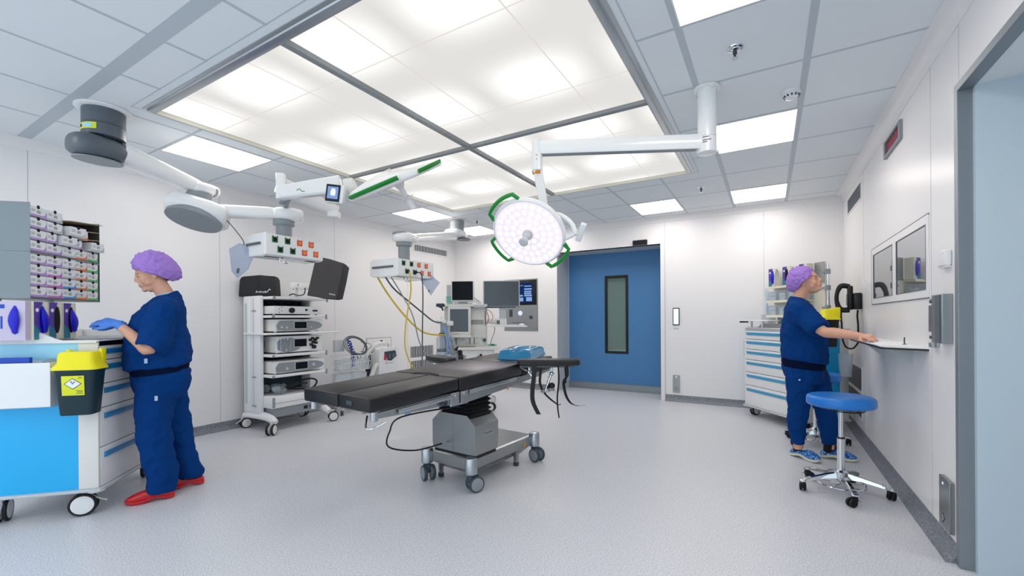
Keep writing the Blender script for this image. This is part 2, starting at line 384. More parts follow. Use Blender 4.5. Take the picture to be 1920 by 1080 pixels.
# ---------------------------------------------------------------- luminous ceiling
t = thing('luminous_ceiling', 'huge glowing white ceiling canopy in a sloped aluminium frame', 'ceiling light', ((cx0+cx1)/2, (cy0+cy1)/2, ZC))
hx, hy = (cx1-cx0)/2, (cy1-cy0)/2
m = MB(); ix, iy = hx-.062, hy-.062
def rect(x, y, z): return [(-x, -y, z), (x, -y, z), (x, y, z), (-x, y, z)]
m.loft([rect(hx, hy, 0), rect(hx, hy, -.006), rect(hx-.020, hy-.020, -.010), rect(hx-.024, hy-.024, -.018), rect(hx-.055, hy-.055, -.034), rect(ix, iy, -.034), rect(ix, iy, 0)], caps=False)
m.build('frame', 'alu', t, sharp=30)
m = MB(); m.loft([rect(ix-.001, iy-.001, -.033), rect(ix-.004, iy-.004, -.002)], caps=False); m.build('inner_rim', 'cream', t, sharp=0)
m = MB()
for q in range(28):
    for p in range(28):
        xa, xb, yy0, yy1 = [-ix+.01+(2*ix-.02)*k/28 for k in (p, p+1)]+[-iy+.01+(2*iy-.02)*k/28 for k in (q, q+1)]
        m.quad([(xa, yy0, -.003), (xa, yy1, -.003), (xb, yy1, -.003), (xb, yy0, -.003)])
bmesh.ops.remove_doubles(m.bm, verts=m.bm.verts, dist=.0005); m.build('diffuser', 'canopy_light', t, sharp=0)
bx, by = .007, -.005
for n, a, b in (('cross_bar', (bx-.022, -iy, -.0355), (bx+.022, iy, -.0045)), ('cross_bar', (-ix, by-.022, -.0330), (ix, by+.022, -.0045))):
    m = MB(); m.b2(a, b); m.build(n, 'bar_grey', t)
m = MB()
for k in (-3, -1, 1, 3):
    x = bx+k*ix/4; m.b2((x-.004, -iy, -.0055), (x+.004, iy, -.004))
for k in (-3, -1, 1, 3): y = by+k*iy/4; m.b2((-ix, y-.003, -.0055), (ix, y+.003, -.004))
m.build('panel_joint', emis('joint_glow', 'f6f2ea', CANOPY*.72), t, sharp=0); M['joint_glow'].cycles.emission_sampling = 'NONE'
# ---------------------------------------------------------------- recessed panels
def ceiling_panel(x, y, label, first=[None]):
    if first[0] is None:
        t = thing('ceiling_panel_light', label, 'ceiling light', group='square recessed ceiling panels')
        m = MB(); m.b2((.018, .018, -.003), (.612, .692, -.001)); m.build('diffuser', 'panel_light', t, sharp=0)
        m = MB()
        for a, b in (((.01, .01), (.62, .018)), ((.01, .692), (.62, .70)), ((.01, .018), (.018, .692)), ((.612, .018), (.62, .692))): m.b2((*a, -.006), (*b, 0))
        m.build('frame', 'white', t, sharp=0); first[0] = t
    else: t = copy_tree(first[0])
    t.location = (x, y, ZC-.001); t['label'] = label; return t
for a in ((-.42, 1.795, 'bright square panel light cut off by the top edge of the photo'), (-.42, 3.925, 'bright square panel light beside the white light mount and smoke detector'),
          (-.42, 6.06, 'bright square panel light near the back wall, rightmost of the back row'), (-1.68, 6.06, 'bright square panel light above the blue sliding door'),
          (-3.57, 6.06, 'bright panel light peeping out behind the round surgical lamp'), (-4.83, 6.06, 'bright panel light behind the far ceiling pendant mount, in the back left corner'),
          (-4.83, 1.795, 'bright square panel light over the first pendant arm at the left'), (-4.83, 4.64, 'bright panel light behind the hanging handle of the edge-on lamp'),
          (-.42, -.335, None), (-4.83, -.335, None), (-2.31, -.335, None)):
    if a[2] is None: ceiling_panel(a[0], a[1], 'unseen panel light added to the ceiling behind the viewer for even lighting')  # unseen panels added behind the viewer to light the room evenly
    else: ceiling_panel(*a)
ceiling_panel(2.0, 2.0, 'unseen panel light added inside the side passage to brighten it').location.z = 2.459  # out-of-view lamp added to brighten the passage
# ---------------------------------------------------------------- supply trolleys
def caster(parent, x, y, yaw, r=.062, w=.022, gap=.016, disc='white', tyre='black_rubber', fork='grey_light', top=None, name='caster', sgl=False):
    """swivel caster with twin wheels; returns the fork part with the wheels as sub-parts"""
    top = top or r*2+.02
    X = Matrix.Translation((x, y, 0)) @ rotz(yaw); off = .028
    m = MB(X); m.b2((-.012-off*.3, -gap*.5, r*.8), (off+.006, gap*.5, top-.012), bev=.006); m.cyl((0, 0, top-.03), (0, 0, top), .017); m.cyl((off, -gap/2-w*.4, r), (off, gap/2+w*.4, r), .008, seg=12)
    m.lathe([(r*1.08, 0), (r*1.08, w*.8)], (off, -w*.4, r), (0, 1, 0), seg=20) if sgl else None
    m.prism([(-r*.95, r*1.25), (-r*1.25, r*1.15), (-r*1.25, r*1.02), (-.01, r*1.55), (-.01, r*1.75)], -.01, .01, 'y')
    f = m.build(name, fork, parent, bevel=.001)
    for s in (-1, 1):
        yc = s*(gap/2+w/2)
        m = MB(X); h = w/2
        m.lathe([(r*.80, -h*.9), (r*.92, -h), (r, -h*.45), (r, h*.45), (r*.92, h), (r*.80, h*.9)], (off, yc, r), (0, 1, 0), seg=32); m.mi = 1
        m.lathe([(.004, -h*1.12), (r*.6, -h*1.12), (r*.80, -h*.95), (r*.80, h*.95), (r*.6, h*1.12), (.004, h*1.12)], (off, yc, r), (0, 1, 0), seg=32)
        m.build('wheel', [tyre, disc], f)
    return f
def trolley(name, label, loc, rz, L, D, zs, hcol, rim=True, ztop=1.185):
    t = thing(name, label, 'trolley', loc, rz); p = .035; zb = zs[-1]
    m = MB()
    for x0, x1 in ((0, .018), (L-.018, L)):
        m.b2((x0, 0, zb), (x1, .11, zs[0]+.03), bev=.004); m.b2((x0, D-.11, zb), (x1, D, zs[0]+.03), bev=.004)
    m.b2((.018, .02, zb), (L-.018, D, zb+.02)); m.b2((.018, D-.02, zb), (L-.018, D, zs[0]+.03)); m.b2((.018, .02, zs[0]), (L-.018, D-.02, zs[0]+.02))
    m.build('body', 'offwhite', t)
    for x0, x1 in ((.002, .016), (L-.016, L-.002)):
        m = MB(); m.b2((x0, .11, zb), (x1, D-.11, 1.02 if rim else zs[0]+.02)); m.build('side_panel', 'skyblue', t)
        if rim:
            m = MB(); m.b2((x0, .11, 1.045), (x1, D-.11, zs[0]+.03)); m.build('upper_side_panel', 'skyblue_pale', t)
            m = MB(); m.b2((x0-.004, .105, 1.02), (x1+.004, D-.105, 1.045), bev=.003); m.build('side_rail', 'white', t)
    m = MB(); m.b2((.019, .006, zs[0]+.001), (L-.019, .02, zs[0]+.03)); m.build('top_fascia', 'black' if rim else 'grey_light', t)
    # worktop with soft edge, raised at the back
    m = MB(); m.b2((-.015, -.012, zs[0]+.03), (L+.015, D+.01, ztop-.012), bev=.012, seg=3); m.mi = 1
    m.b2((.02, .02, ztop-.013), (L-.02, D-.02, ztop-.008)); m.mi = 0
    if rim:
        prof = [(.0, ztop-.02), (.16, ztop-.018), (.22, ztop), (.30, ztop+.04), (.35, ztop+.05), (D+.01, ztop+.05), (D+.01, ztop-.03), (.0, ztop-.03)]
        m.prism(prof, -.015, .003, 'x'); m.prism(prof, L-.003, L+.015, 'x'); m.b2((0, D-.008, ztop-.02), (L, D+.01, ztop+.05))
    m.build('worktop', ['white', 'steel_rough'], t, bevel=.003)
    for a, b in zip(zs[:-1], zs[1:]):
        m = MB(); m.b2((.022, -.002, b+.003), (L-.022, .02, a-.003), bev=.003); m.mi = 1; m.b2((.03, .02, b+.02), (L-.03, D-.05, a-.03)); d = m.build('drawer', ['white', 'grey_light'], t)
        hz = a-.030-(a-b)*.10
        m = MB(); m.prism([(-.002, hz-.019), (-.010, hz-.019), (-.018, hz+.008), (-.016, hz+.017), (-.002, hz+.017)], .055, L-.055, 'x'); m.build('handle', hcol, d, bevel=.001)
    m = MB(); m.b2((-.02, -.02, zb-.022), (L+.02, D+.02, zb), bev=.01)
    for x in (0.02, L-.02):
        for y in (.02, D-.02): m.cyl((x, y, zb-.024), (x, y, zb-.002), .045)
    m.build('chassis', 'grey_light', t)
    for x, y, a in ((.06, .085, 105), (L-.13, .12, 200), (.06, D-.08, 20), (L-.10, D-.08, 150)): caster(t, x, y, R(a), r=.074, top=zb-.018)
    return t
TL = trolley('supply_trolley', 'tall drawer trolley with sky blue end panel at the left edge, nearest the viewer', (-3.849, 1.088, 0), R(135.4), .95, .63, [1.135, 1.036, .876, .715, .452, .188], 'handle_blue_deep')
TR = trolley('supply_trolley', 'white drawer trolley with pale blue strip handles in the back right corner', (-.282, 6.6, 0), R(-52), 1.0, .56, [1.125, 1.01, .878, .741, .575, .402, .14], 'handle_blue', rim=False, ztop=1.175)
FL = Matrix.Translation((-3.849, 1.088, 0)) @ rotz(R(135.4)); FR = Matrix.Translation((-.282, 6.6, 0)) @ rotz(R(-52))
def at(F, p): return tuple(F @ Vector(p))
# open waste tray on the end of the left trolley (pull-out bin, moves with the trolley)
m = MB(); x0, x1, y0, y1, z0, z1 = -.12, .0, .18, .60, .76, 1.04
m.b2((x0, y0, z0), (x0+.006, y1, z1)); m.b2((x0, y0, z0), (x1, y0+.006, z1)); m.b2((x0, y1-.006, z0), (x1, y1, z1)); m.b2((x0, y0, z0), (x1, y1, z0+.006)); m.build('end_tray', 'white', TL, bevel=.002)
t = MB(); t.b2((-.10, .30, .79), (-.075, .585, 1.072)); t.mi = 1; t.b2((-.097, .303, .80), (-.078, .588, 1.068)); o = t.build('ring_binder', ['cable_blue', 'paper']); o.location = at(FL, (0, 0, .002)); o.rotation_euler[2] = R(135.4); tag(o, 'dark blue binder standing in the white tray of the left trolley', 'binder')
m = MB(); rnd = random.Random(4)
for i in range(9): m.sph((-.055+rnd.uniform(-.03, .03), .235+rnd.uniform(-.03, .03), 1.0+rnd.uniform(-.03, .045)), .035, (rnd.uniform(.6, 1.2), rnd.uniform(.6, 1.2), rnd.uniform(.5, .9)), seg=9)
m.sph((-.05, .24, .90), .09, (.55, .5, 1.3), seg=12)
o = m.build('crumpled_plastic', 'clear'); o.location = at(FL, (0, 0, 0)); o.rotation_euler[2] = R(135.4); tag(o, 'crumpled clear plastic wrap in the tray beside the yellow lidded bin', 'wrap')
# sharps containers
def sharps(name, label, F, loc, rz, s=1, col='bin_green'):
    t = thing(name, label, 'sharps bin', at(F, loc), rz)
    def rr(hx, hy, z, r=.02, cy=0):
        P = []
        for qx, qy, a0 in ((1, 1, 0), (-1, 1, 90), (-1, -1, 180), (1, -1, 270)):
            for k in range(4): a = R(a0+k*30); P.append((qx*(hx-r)+r*math.cos(a), cy+qy*(hy-r)+r*math.sin(a), z))
        return P
    m = MB(); m.loft([rr(.052, .082, 0), rr(.054, .085, .004), rr(.068, .103, .27*s), rr(.071, .106, .275*s), rr(.071, .106, .30*s)]); m.build('bin', col, t)
    z = .30*s
    m = MB(); m.loft([rr(.082, .118, z-.012, .03), rr(.082, .118, z, .03), rr(.076, .11, z+.012, .03), rr(.066, .098, z+.03, .03), rr(.060, .094, z+.085, .025), rr(.050, .086, z+.098, .02), rr(.03, .07, z+.102, .01)])
    m.b2((.03, -.10, z+.01), (.078, -.075, z+.118), bev=.01); m.b2((.03, .075, z+.01), (.078, .10, z+.112), bev=.01); m.build('lid', 'yellow', t)
    m = MB(); w, h = .058, .062; zc = .19*s; tl = Matrix.Translation((-.0685, 0, zc)) @ Matrix.Rotation(R(-3.2), 4, 'Y'); m.X = tl
    m.b2((-.0015, -w, -h), (.004, w, h), bev=.001); m.mi = 1; m.prism([(-.047, .012), (0, .048), (.047, .012), (0, -.024)], -.0025, .0, 'x'); m.mi = 2; m.prism([(-.041, .012), (0, .043), (.041, .012), (0, -.019)], -.0032, .0, 'x')
    m.mi = 1
    for y, z_ in ((-.008, .022), (.007, .024), (0, .014)): m.cyl((-.0036, y, z_), (-.003, y, z_), .0045, seg=8)
    for k, (ww, zz) in enumerate(((.02, .052), (.026, .045), (.035, -.034), (.028, -.042), (.036, -.050))): m.b2((-.0022, -w+.008, zz), (-.001, -w+.008+ww, zz+.003))
    m.build('label', ['sticker', 'slate', 'paper'], t)
    m = MB(); m.b2((.06, -.03, z-.10), (.10, .03, z-.07)); m.build('bracket', 'grey_light', t)
    return t
sharps('sharps_container', 'dark green sharps bin with yellow lid hooked on the left trolley', FL, (-.095, .040, .705), R(135.4))
sharps('sharps_container', 'black sharps bin with yellow lid behind the forearm at the right trolley', FR, (1.20, .12, .98), R(-52+62), col='bin_black')
# ---- suture cabinet with its boxes
t = thing('suture_cabinet', 'brushed steel pigeonhole cabinet packed with small suture boxes above the left trolley', 'cabinet', FL @ Vector((0, 0, 0)), R(135.4))
x0, x1, y0, y1, z0, z1, zm = -.07, .59, .31, .60, 1.445, 2.055, 1.745
m = MB()
for a, b in (((x0-.002, y0, z0), (x0, y1, zm-.004)), ((x0-.002, y0, zm), (x0, y1, z1)), ((x1, y0, z0), (x1+.002, y1, z1)), ((x0, y0, z0), (x1, y1, z0+.010)), ((x0, y0, zm-.012), (x1, y1, zm+.004)), ((x0, y1-.003, z0), (x1, y1, z1)), ((x0, y0+.10, z1-.003), (x1*.55, y1, z1))): m.b2(a, b)
m.build('housing', 'steel_cabinet', t, bevel=.001)
for x in (.05, .50):
    m = MB(); m.b2((x, .56, 1.175), (x+.03, .59, z0)); m.build('post', 'alu_matt', t)
m = MB()
for z in [z0+.012+.0705*k for k in (1, 2, 3)]+[zm+.006+.0735*k for k in (1, 2)]: m.b2((x0, y0+.004, z-.003), (x1 if z < zm else x0+.30, y1, z-.001))
m.build('shelf', 'grey', t)
m = MB(); m.X = Matrix.Translation((.30, y0, z1-.045)) @ Matrix.Rotation(R(-6), 4, 'Y')
m.b2((-.05, -.02, 0), (.30, .27, .004)); m.b2((-.02, 0, -.06), (.285, .26, -.056)); m.b2((0, 0.0, -.12), (.285, .25, -.116)); o = m.build('cardboard_flap', 'cardboard')
o.parent = None; o.location = at(FL, (0, 0, 0)); o.rotation_euler[2] = R(135.4); tag(o, 'loose brown cardboard flaps on top right of the suture cabinet', 'cardboard')
BC = {'l': ('lilac', 'box_lilac'), 'p': ('pink', 'box_pink'), 'b': ('blue', 'box_blue'), 'o': ('orange', 'box_orange'), 'g': ('green', 'box_green'), 'w': ('grey', 'box_grey')}
ordn = ['top', 'second', 'third', 'fourth', 'fifth', 'sixth', 'seventh', 'bottom']
proto = {}
def suture_box(col, w, X, z, label, tilt=0, out=0):
    key = (col, round(w, 3))
    if key not in proto:
        h = .0655; m = MB(); m.b2((0, 0, 0), (w, .20, h)); m.mi = 1
        m.b2((-.0004, -.0012, -.0004), (w+.0004, .0, .014)); m.prism([(w*.72, .012), (w+.0004, .012), (w+.0004, .042), (w*.9, .020)], -.0012, 0, 'y'); m.mi = 2
        m.lathe([(.012, -.0016), (.012, .0)], (w/2, 0, h-.001), (0, 1, 0), seg=14); m.mi = 3
        for k in range(4): m.b2((w*.42, -.0014, .040-.005*k), (w*(.62+.04*(k % 2)), 0, .0425-.005*k))
        for k in range(3): m.b2((w*.08, -.0014, .044-.006*k), (w*.30, 0, .0455-.006*k))
        bm_ = m.build('suture_box', ['paper', BC[col][1], 'dark_void', 'grey']); proto[key] = bm_; o = bm_
    else: o = proto[key].copy(); COL.objects.link(o)
    o.location = at(FL, (X, y0+.004-out, z)); o.rotation_euler = (0, 0, R(135.4)+tilt); tag(o, label, 'box', 'suture boxes in the pigeonhole cabinet'); return o
rows = ['lw', 'lw', 'll', 'llwog', 'llwog', 'lpwog', 'lpbog', 'lpbog']
places = ['leftmost', 'second from the left', 'in the middle', 'second from the right', 'rightmost']
for i, rw in enumerate(rows):
    z = (zm+.006+(3-i)*.0735) if i < 4 else (z0+.012+(7-i)*.0705)
    wds = [.138, .138] if i < 2 else ([.138, .085] if i == 2 else [.134, .134, .130, .126, .118])
    x = x0+.003
    for k, c in enumerate(rw):
        if len(rw) == 5: where = places[k]
        else: where = places[0] if k == 0 else 'next to the leftmost one'
        suture_box(c, wds[k]-.004, x, z+(.001 if i else .003), f'small white suture box with {BC[c][0]} edge, {ordn[i]} row, {where}', out=.003*((i*3+k) % 3)); x += wds[k]
zz = zm+.006+.0735
for c, w, X, z, tl, ou, lb in (('w', .12, .175, zz, -8, .02, 'pale grey suture box turned askew in the third row of the cabinet'), ('l', .10, .315, zz, 4, .0, 'lilac edged suture box in the loose part of the third row'),
        ('w', .10, .455, zz-.008+.009, -14, .03, 'whitish suture box standing out at the right of the third row'), ('w', .12, .235, zz+.0735+.003, -12, .03, 'tilted pale blue suture box under the cardboard flaps'), ('o', .09, .375, zz+.0735-.01+.012, 6, .01, 'torn orange edged suture box under the cardboard flaps')):
    suture_box(c, w, X, z, lb, R(tl), ou)
# ---- glove boxes
def glove_box(label, F, loc, rz, w=.118, h=.245, d=.085, glove=(0, 0), style=0, group='glove boxes standing in a row'):
    t = thing('glove_box', label, 'glove box', at(F, loc), rz, group)
    m = MB(); m.b2((0, 0, 0), (w, d, h)); m.mi = 1
    if style == 0:
        m.prism([(0.001, .001), (w*.52, .001), (w*.50, .06), (w*.58, .15), (w*.50, .2), (w*.62, h-.001), (0.001, h-.001)], -.0008, 0, 'y'); m.mi = 2
        m.prism([(0.001, .001), (w*.50, .001), (w*.44, .05), (w*.12, .09), (0.001, .10)], -.0012, 0, 'y'); m.mi = 3; m.lathe([(.013, -.0014), (.013, 0)], (w*.22, 0, h*.78), (0, 1, 0), seg=16); m.b2((w*.82, -.001, h*.88), (w*.92, 0, h*.93)); m.b2((w*.74, -.001, h*.92), (w*.80, 0, h*.96)); m.lathe([(.006, -.0014), (.006, 0)], (w*.80, 0, h*.12), (0, 1, 0), seg=10)
    else:
        m.b2((w*.06, -.001, h-.045), (w*.60, 0, h-.02)); m.mi = 4; m.b2((w*.05, -.0009, .01), (w*.38, 0, h-.05)); m.mi = 1
        for k in range(5): m.b2((w*(.09+.055*k), -.0014, .03), (w*(.105+.055*k), 0, h-.07-.02*(k % 2)))
        m.b2((w*.52, -.001, h*.3), (w*.56, 0, h*.62))
    m.build('carton', ['cream' if style == 0 else 'lilac_pale', 'purple_print' if style == 0 else 'cable_blue', 'teal_print', 'paper', 'skyblue_pale'], t)
    m = MB(); cx = w*(.58 if style == 0 else .80); pts = [(cx+.026*math.sin(a)*(1 if style == 0 else .75), h*.52+h*.37*math.cos(a)) for a in [2*math.pi*k/20 for k in range(20)]]
    m.prism(pts, -.0022, 0, 'y'); m.build('opening', 'nitrile' if glove[0] > 1 else 'dark_void', t)
    if glove[0]:
        m = MB(); k = glove[0]; hh = h*.34; rr = []
        for i in range(7):
            s = i/6; z = h*.80-(h*.62)*s; wv = (.012+.014*math.sin(math.pi*min(1, s*1.1)))*(1+(.9*s if k == 1 else .1)); dv = .006+.012*math.sin(math.pi*s)
            rr.append([(cx+glove[1]*s*.03+wv*math.cos(a), -.002-dv*.6+dv*math.sin(a)*.7, z) for a in [2*math.pi*j/12 for j in range(12)]])
        m.loft(rr); m.build('glove_tuft', 'nitrile', t)
    return t
g = 'glove boxes under the suture cabinet'
glove_box('purple glove box with dark blue glove bulging out, nearest the steel panel on left trolley', FL, (-.055, .305, 1.182), R(135.4), glove=(2, .6), group=g)
glove_box('purple glove box with black empty opening, middle of three under the suture cabinet', FL, (.072, .305, 1.182), R(135.4), glove=(0, 0), group=g)
glove_box('purple glove box with blue glove drooping out, rightmost under the suture cabinet', FL, (.202, .305, 1.182), R(135.4), glove=(1, .8), group=g)
glove_box('lilac glove box turned sideways with oval blue opening at left photo edge', FL, (-.098, .575, 1.182), R(135.4-90), w=.255, d=.040, h=.245, glove=(2, .1), style=1, group=g)
# ---- accessory rack on the right trolley
t = thing('accessory_rack', 'cream shelf rack with clear pockets and clamp pole on the right trolley', 'rack', at(FR, (0, 0, 0)), R(-52))
m = MB(); m.b2((.21, .27, 1.30), (.98, .285, 1.70)); m.b2((.86, .268, 1.20), (1.0, .285, 1.92)); m.build('back_board', 'cream', t)
m = MB(); m.b2((.86, .262, 1.68), (.995, .268, 1.92)); m.build('steel_plate', 'steel_rough', t)
for z in (1.665, 1.485, 1.30):
    m = MB(); m.b2((.205, .16, z), (.86, .285, z+.012)); m.b2((.205, .158, z-.006), (.86, .162, z+.024)); m.build('shelf', 'cream', t, bevel=.001)
for k in range(4):
    for z in (1.50, 1.318):
        m = MB(); x = .215+k*.16; m.b2((x, .175, z), (x+.15, .178, z+.13)); m.b2((x, .175, z), (x+.002, .27, z+.13)); m.b2((x+.148, .175, z), (x+.15, .27, z+.13)); m.build('clear_pocket', 'clear', t)
        m = MB(); m.b2((x+.025, .19, z+.002), (x+.12, .24, z+.10)); m.mi = 1; m.b2((x+.03, .189, z+.06), (x+.115, .19, z+.07)); m.build('packet_stack', ['paper', ['box_pink', 'mint', 'paper', 'box_blue'][k]], t)
m = MB(); m.cyl((1.055, .25, 1.17), (1.055, .25, 1.885), .016); m.build('pole', 'chrome', t)
for z in (1.80, 1.62, 1.40):
    m = MB(); m.cyl((1.055, .25, z-.028), (1.055, .25, z+.028), .026); m.b2((.985, .24, z-.012), (1.04, .26, z+.012)); m.build('clamp', 'grey', t)
for x in (.60, .28): m = MB(); m.b2((x, .26, 1.17), (x+.04, .29, 1.31)); m.build('foot', 'alu_matt', t)
g = 'glove boxes on the accessory rack'
glove_box('glove box with hanging blue glove, leftmost on the rack behind the lilac cap', FR, (.235, .175, 1.681), R(-52), h=.235, glove=(2, .5), group=g)
glove_box('glove box peeking over the top of the lilac cap, middle of the rack', FR, (.475, .175, 1.681), R(-52), h=.235, glove=(0, 0), group=g)
glove_box('glove box with blue opening beside the steel plate, rightmost on the rack', FR, (.735, .175, 1.681), R(-52), h=.235, glove=(2, 0), group=g)
def hoop(x, label):
    m = MB(); prev = []
    for i in range(13):
        a = math.pi*i/12; rx, rz_ = .055, .22
        prev.append([(x+rx*math.cos(a)*s, yy, 1.681+rz_*math.sin(a)*s2) for s, s2, yy in ((1, 1, .150), (1, 1, .24), (.94, .985, .24), (.94, .985, .150))])
    m.loft(prev); o = m.build('curved_holder', 'offwhite'); o.location = at(FR, (0, 0, 0)); o.rotation_euler[2] = R(-52); tag(o, label, 'holder')
hoop(.412, 'white arched plastic holder left of the lilac cap on the rack'); hoop(.665, 'white arched plastic holder right of the glove boxes above the lilac cap')
# clear dispenser tubes at the left end of the rack
t = thing('tube_dispenser', 'clear acrylic dispenser with thin blue tube on the right trolley top', 'dispenser', at(FR, (0, 0, 0)), R(-52))
m = MB(); m.b2((.03, .20, 1.172), (.20, .30, 1.182)); m.b2((.03, .29, 1.18), (.20, .30, 1.42)); m.build('stand', 'white', t)
m = MB(); m.b2((.035, .22, 1.182), (.19, .285, 1.33)); m.build('tray_box', 'clear', t)
m = MB(); m.cyl((.09, .25, 1.33), (.09, .25, 1.68), .035, cap=False); m.build('cylinder', 'clear', t)
m = MB(); m.tube([(.12, .24, 1.36), (.118, .24, 1.5), (.10, .24, 1.60), (.09, .24, 1.63)], .004, smooth=4); m.build('tube', 'light_blue', t)
# lidded tray and pull-out shelf of the right trolley
m = MB(); m.b2((-.09, -.02, 1.245), (.46, .15, 1.262), bev=.005); m.b2((-.13, .05, 1.25), (-.09, .06, 1.256)); m.mi = 1; m.b2((-.10, .0, 1.225), (-.085, .12, 1.247)); m.mi = 0; m.b2((.30, .02, 1.17), (.32, .04, 1.245)); m.b2((.05, .05, 1.17), (.07, .07, 1.245))
m.build('side_shelf', ['white', 'black'], TR)
m = MB(); m.prism([(.22, 1.17), (.29, 1.215), (.95, 1.215), (.95, 1.17)], .03, .12, 'y'); o = m.build('instrument_tray', 'steel_rough'); o.location = at(FR, (0, 0, 0)); o.rotation_euler[2] = R(-52); tag(o, 'low grey steel tray lying on the right trolley top', 'tray')
m = MB()
for z in (.80, .98):
    m.tube([(-.002, .03, z), (-.065, .03, z-.01), (-.065, .12, z-.01), (-.002, .12, z)], .003)
for y in (.03, .075, .12): m.tube([(-.065, y, .97), (-.05, y, .79)], .0025)
m.b2((-.02, .06, .97), (0, .09, 1.03)); m.build('wire_hook_basket', 'chrome', TR)
m = MB(); m.lathe([(.05, .66), (.062, .90), (.066, .90), (.053, .655)], (1.20, .32, 0)); b = m.build('waste_beaker', 'clear'); b.location = at(FR, (0, 0, 0)); b.rotation_euler[2] = R(-52)
tag(b, 'clear plastic beaker hanging at the end of the right trolley', 'beaker')
# ---------------------------------------------------------------- operating table (local Y runs from foot to head, origin under the near foot corner)
TF = Matrix.Translation((-1.928, 1.685, 0)) @ rotz(R(-5))
T = thing('operating_table', 'black cushioned operating table on a steel column, centre of the room', 'operating table', (-1.928, 1.685, 0), R(-5))
def zt(y): return .855+.0455*y
TILT = math.atan(.0455)
def slab(x0, x1, y0, y1, dz0, dz1, bev=.012, cut=None):
    m = MB(Matrix.Translation((0, 0, .855)) @ Matrix.Rotation(TILT, 4, 'X')); m.b2((x0, y0, dz0), (x1, y1, dz1), bev=bev, seg=3); return m
slab(-.297, 0, 0, .735, -.085, 0).build('leg_cushion', 'vinyl', T)
slab(-.69, -.312, 0, .735, -.085, 0).build('leg_cushion', 'vinyl', T)
slab(-.69, 0, .745, 1.52, -.098, 0).build('seat_cushion', 'vinyl', T)
m = slab(-.66, 0, 1.525, 2.03, -.115, 0); m.build('back_cushion', 'vinyl', T)
m = MB(Matrix.Translation((0, 0, .855)) @ Matrix.Rotation(TILT, 4, 'X')); pts = [(-.345+.14*math.cos(a), .735+.07*math.sin(a)) for a in [R(-5+190*k/14) for k in range(15)]]+[(-.345+.11*math.cos(a), .735+.035*math.sin(a)) for a in [R(185-190*k/14) for k in range(15)]]
m.prism(pts, -.02, .0015); m.build('pelvic_cutout', 'dark_void', T)
m = MB(); m.b2((-.215, -.0015, .800), (-.160, .002, .825)); m.build('grip_patch', 'slate', T)
# metal frame and side rails
m = MB(Matrix.Translation((0, 0, .855)) @ Matrix.Rotation(TILT, 4, 'X'))
for s, x in ((1, -.02), (-1, -.67)):
    m.prism([(.04, -.098), (.735, -.098), (.735, -.185), (.60, -.170), (.04, -.128)], x-.008, x+.008, 'x')
    m.prism([(.745, -.100), (2.0, -.118), (2.0, -.135), (1.45, -.175), (.745, -.195)], x-.008, x+.008, 'x')
m.b2((-.64, .55, -.16), (-.05, .72, -.10)); m.b2((-.64, .76, -.17), (-.05, 1.9, -.11)); m.b2((-.64, .10, -.115), (-.40, .6, -.09)); m.b2((-.28, .10, -.115), (-.05, .6, -.09))
m.build('table_frame', 'steel_rough', T, bevel=.002)
for x in (.004, -.694):
    for y0, y1 in ((.20, .66), (.84, 1.42)):
        m = MB(Matrix.Translation((0, 0, .855)) @ Matrix.Rotation(TILT, 4, 'X')); m.b2((x-.005, y0, -.130), (x+.005, y1, -.102), bev=.002)
        for y in (y0+.04, y1-.04): m.cyl((x-.018, y, -.116), (x+.008, y, -.116), .006, seg=10)
        m.build('side_rail', 'alu', T)
for x in (-.03, -.655):
    m = MB(); m.cyl((x, .055, .715), (x, .055, .772), .022); m.build('end_stud', 'alu', T, bevel=.003)
m = MB(); m.tube([(-.10, .06, .735), (-.06, .02, .690), (-.03, .01, .680), (.0, .03, .683), (.03, .09, .71)], .006, smooth=4); m.build('release_lever', 'chrome', T)
m = MB()
m.b2((-.012, .655, .70), (.004, .735, .79)); m.b2((-.012, .755, .70), (.004, .83, .79)); m.cyl((.0, .70, .765), (.014, .70, .765), .014); m.cyl((.0, .79, .77), (.014, .79, .77), .016); m.mi = 1; m.cyl((.0, .60, .74), (.006, .60, .74), .022, seg=16); m.b2((.0, .56, .718), (.006, .62, .74))
m.build('hinge', ['alu', 'slate'], T, bevel=.002)
# column: bellows, chamfered housing, base plate
cx, cy = -.285, 1.12
def rrect(hx, hy, z, r=.03, c=(cx, cy)):
    P = []
    for qx, qy, a0 in ((1, 1, 0), (-1, 1, 90), (-1, -1, 180), (1, -1, 270)):
        for k in range(4): a = R(a0+k*30); P.append((c[0]+qx*(hx-r)+r*math.cos(a), c[1]+qy*(hy-r)+r*math.sin(a), z))
    return P
m = MB(); rings = []
for k in range(13):
    z = .55+.0175*k; o_ = .0 if k % 2 else .022
    rings.append(rrect(.155+o_, .118+o_, z))
m.loft(rings); m.build('bellows', 'black_rubber', T, sharp=20)
m = MB(); hx, hy = .222, .14
m.loft([[(cx-hx, cy-hy, .265), (cx+hx, cy-hy, .265), (cx+hx, cy+hy, .265), (cx-hx, cy+hy, .265)], [(cx-hx, cy-hy, .300), (cx+hx, cy-hy, .300), (cx+hx, cy+hy, .300), (cx-hx, cy+hy, .300)],
        [(cx-hx-.003, cy-hy-.003, .302), (cx+hx+.003, cy-hy-.003, .302), (cx+hx+.003, cy+hy+.003, .302), (cx-hx-.003, cy+hy+.003, .302)],
        [(cx-hx-.003, cy-hy-.003, .488), (cx+hx+.003, cy-hy-.003, .488), (cx+hx+.003, cy+hy+.003, .488), (cx-hx-.003, cy+hy+.003, .488)],
        [(cx-.145, cy-hy-.003, .560), (cx+.145, cy-hy-.003, .560), (cx+.145, cy+hy+.003, .560), (cx-.145, cy+hy+.003, .560)]])
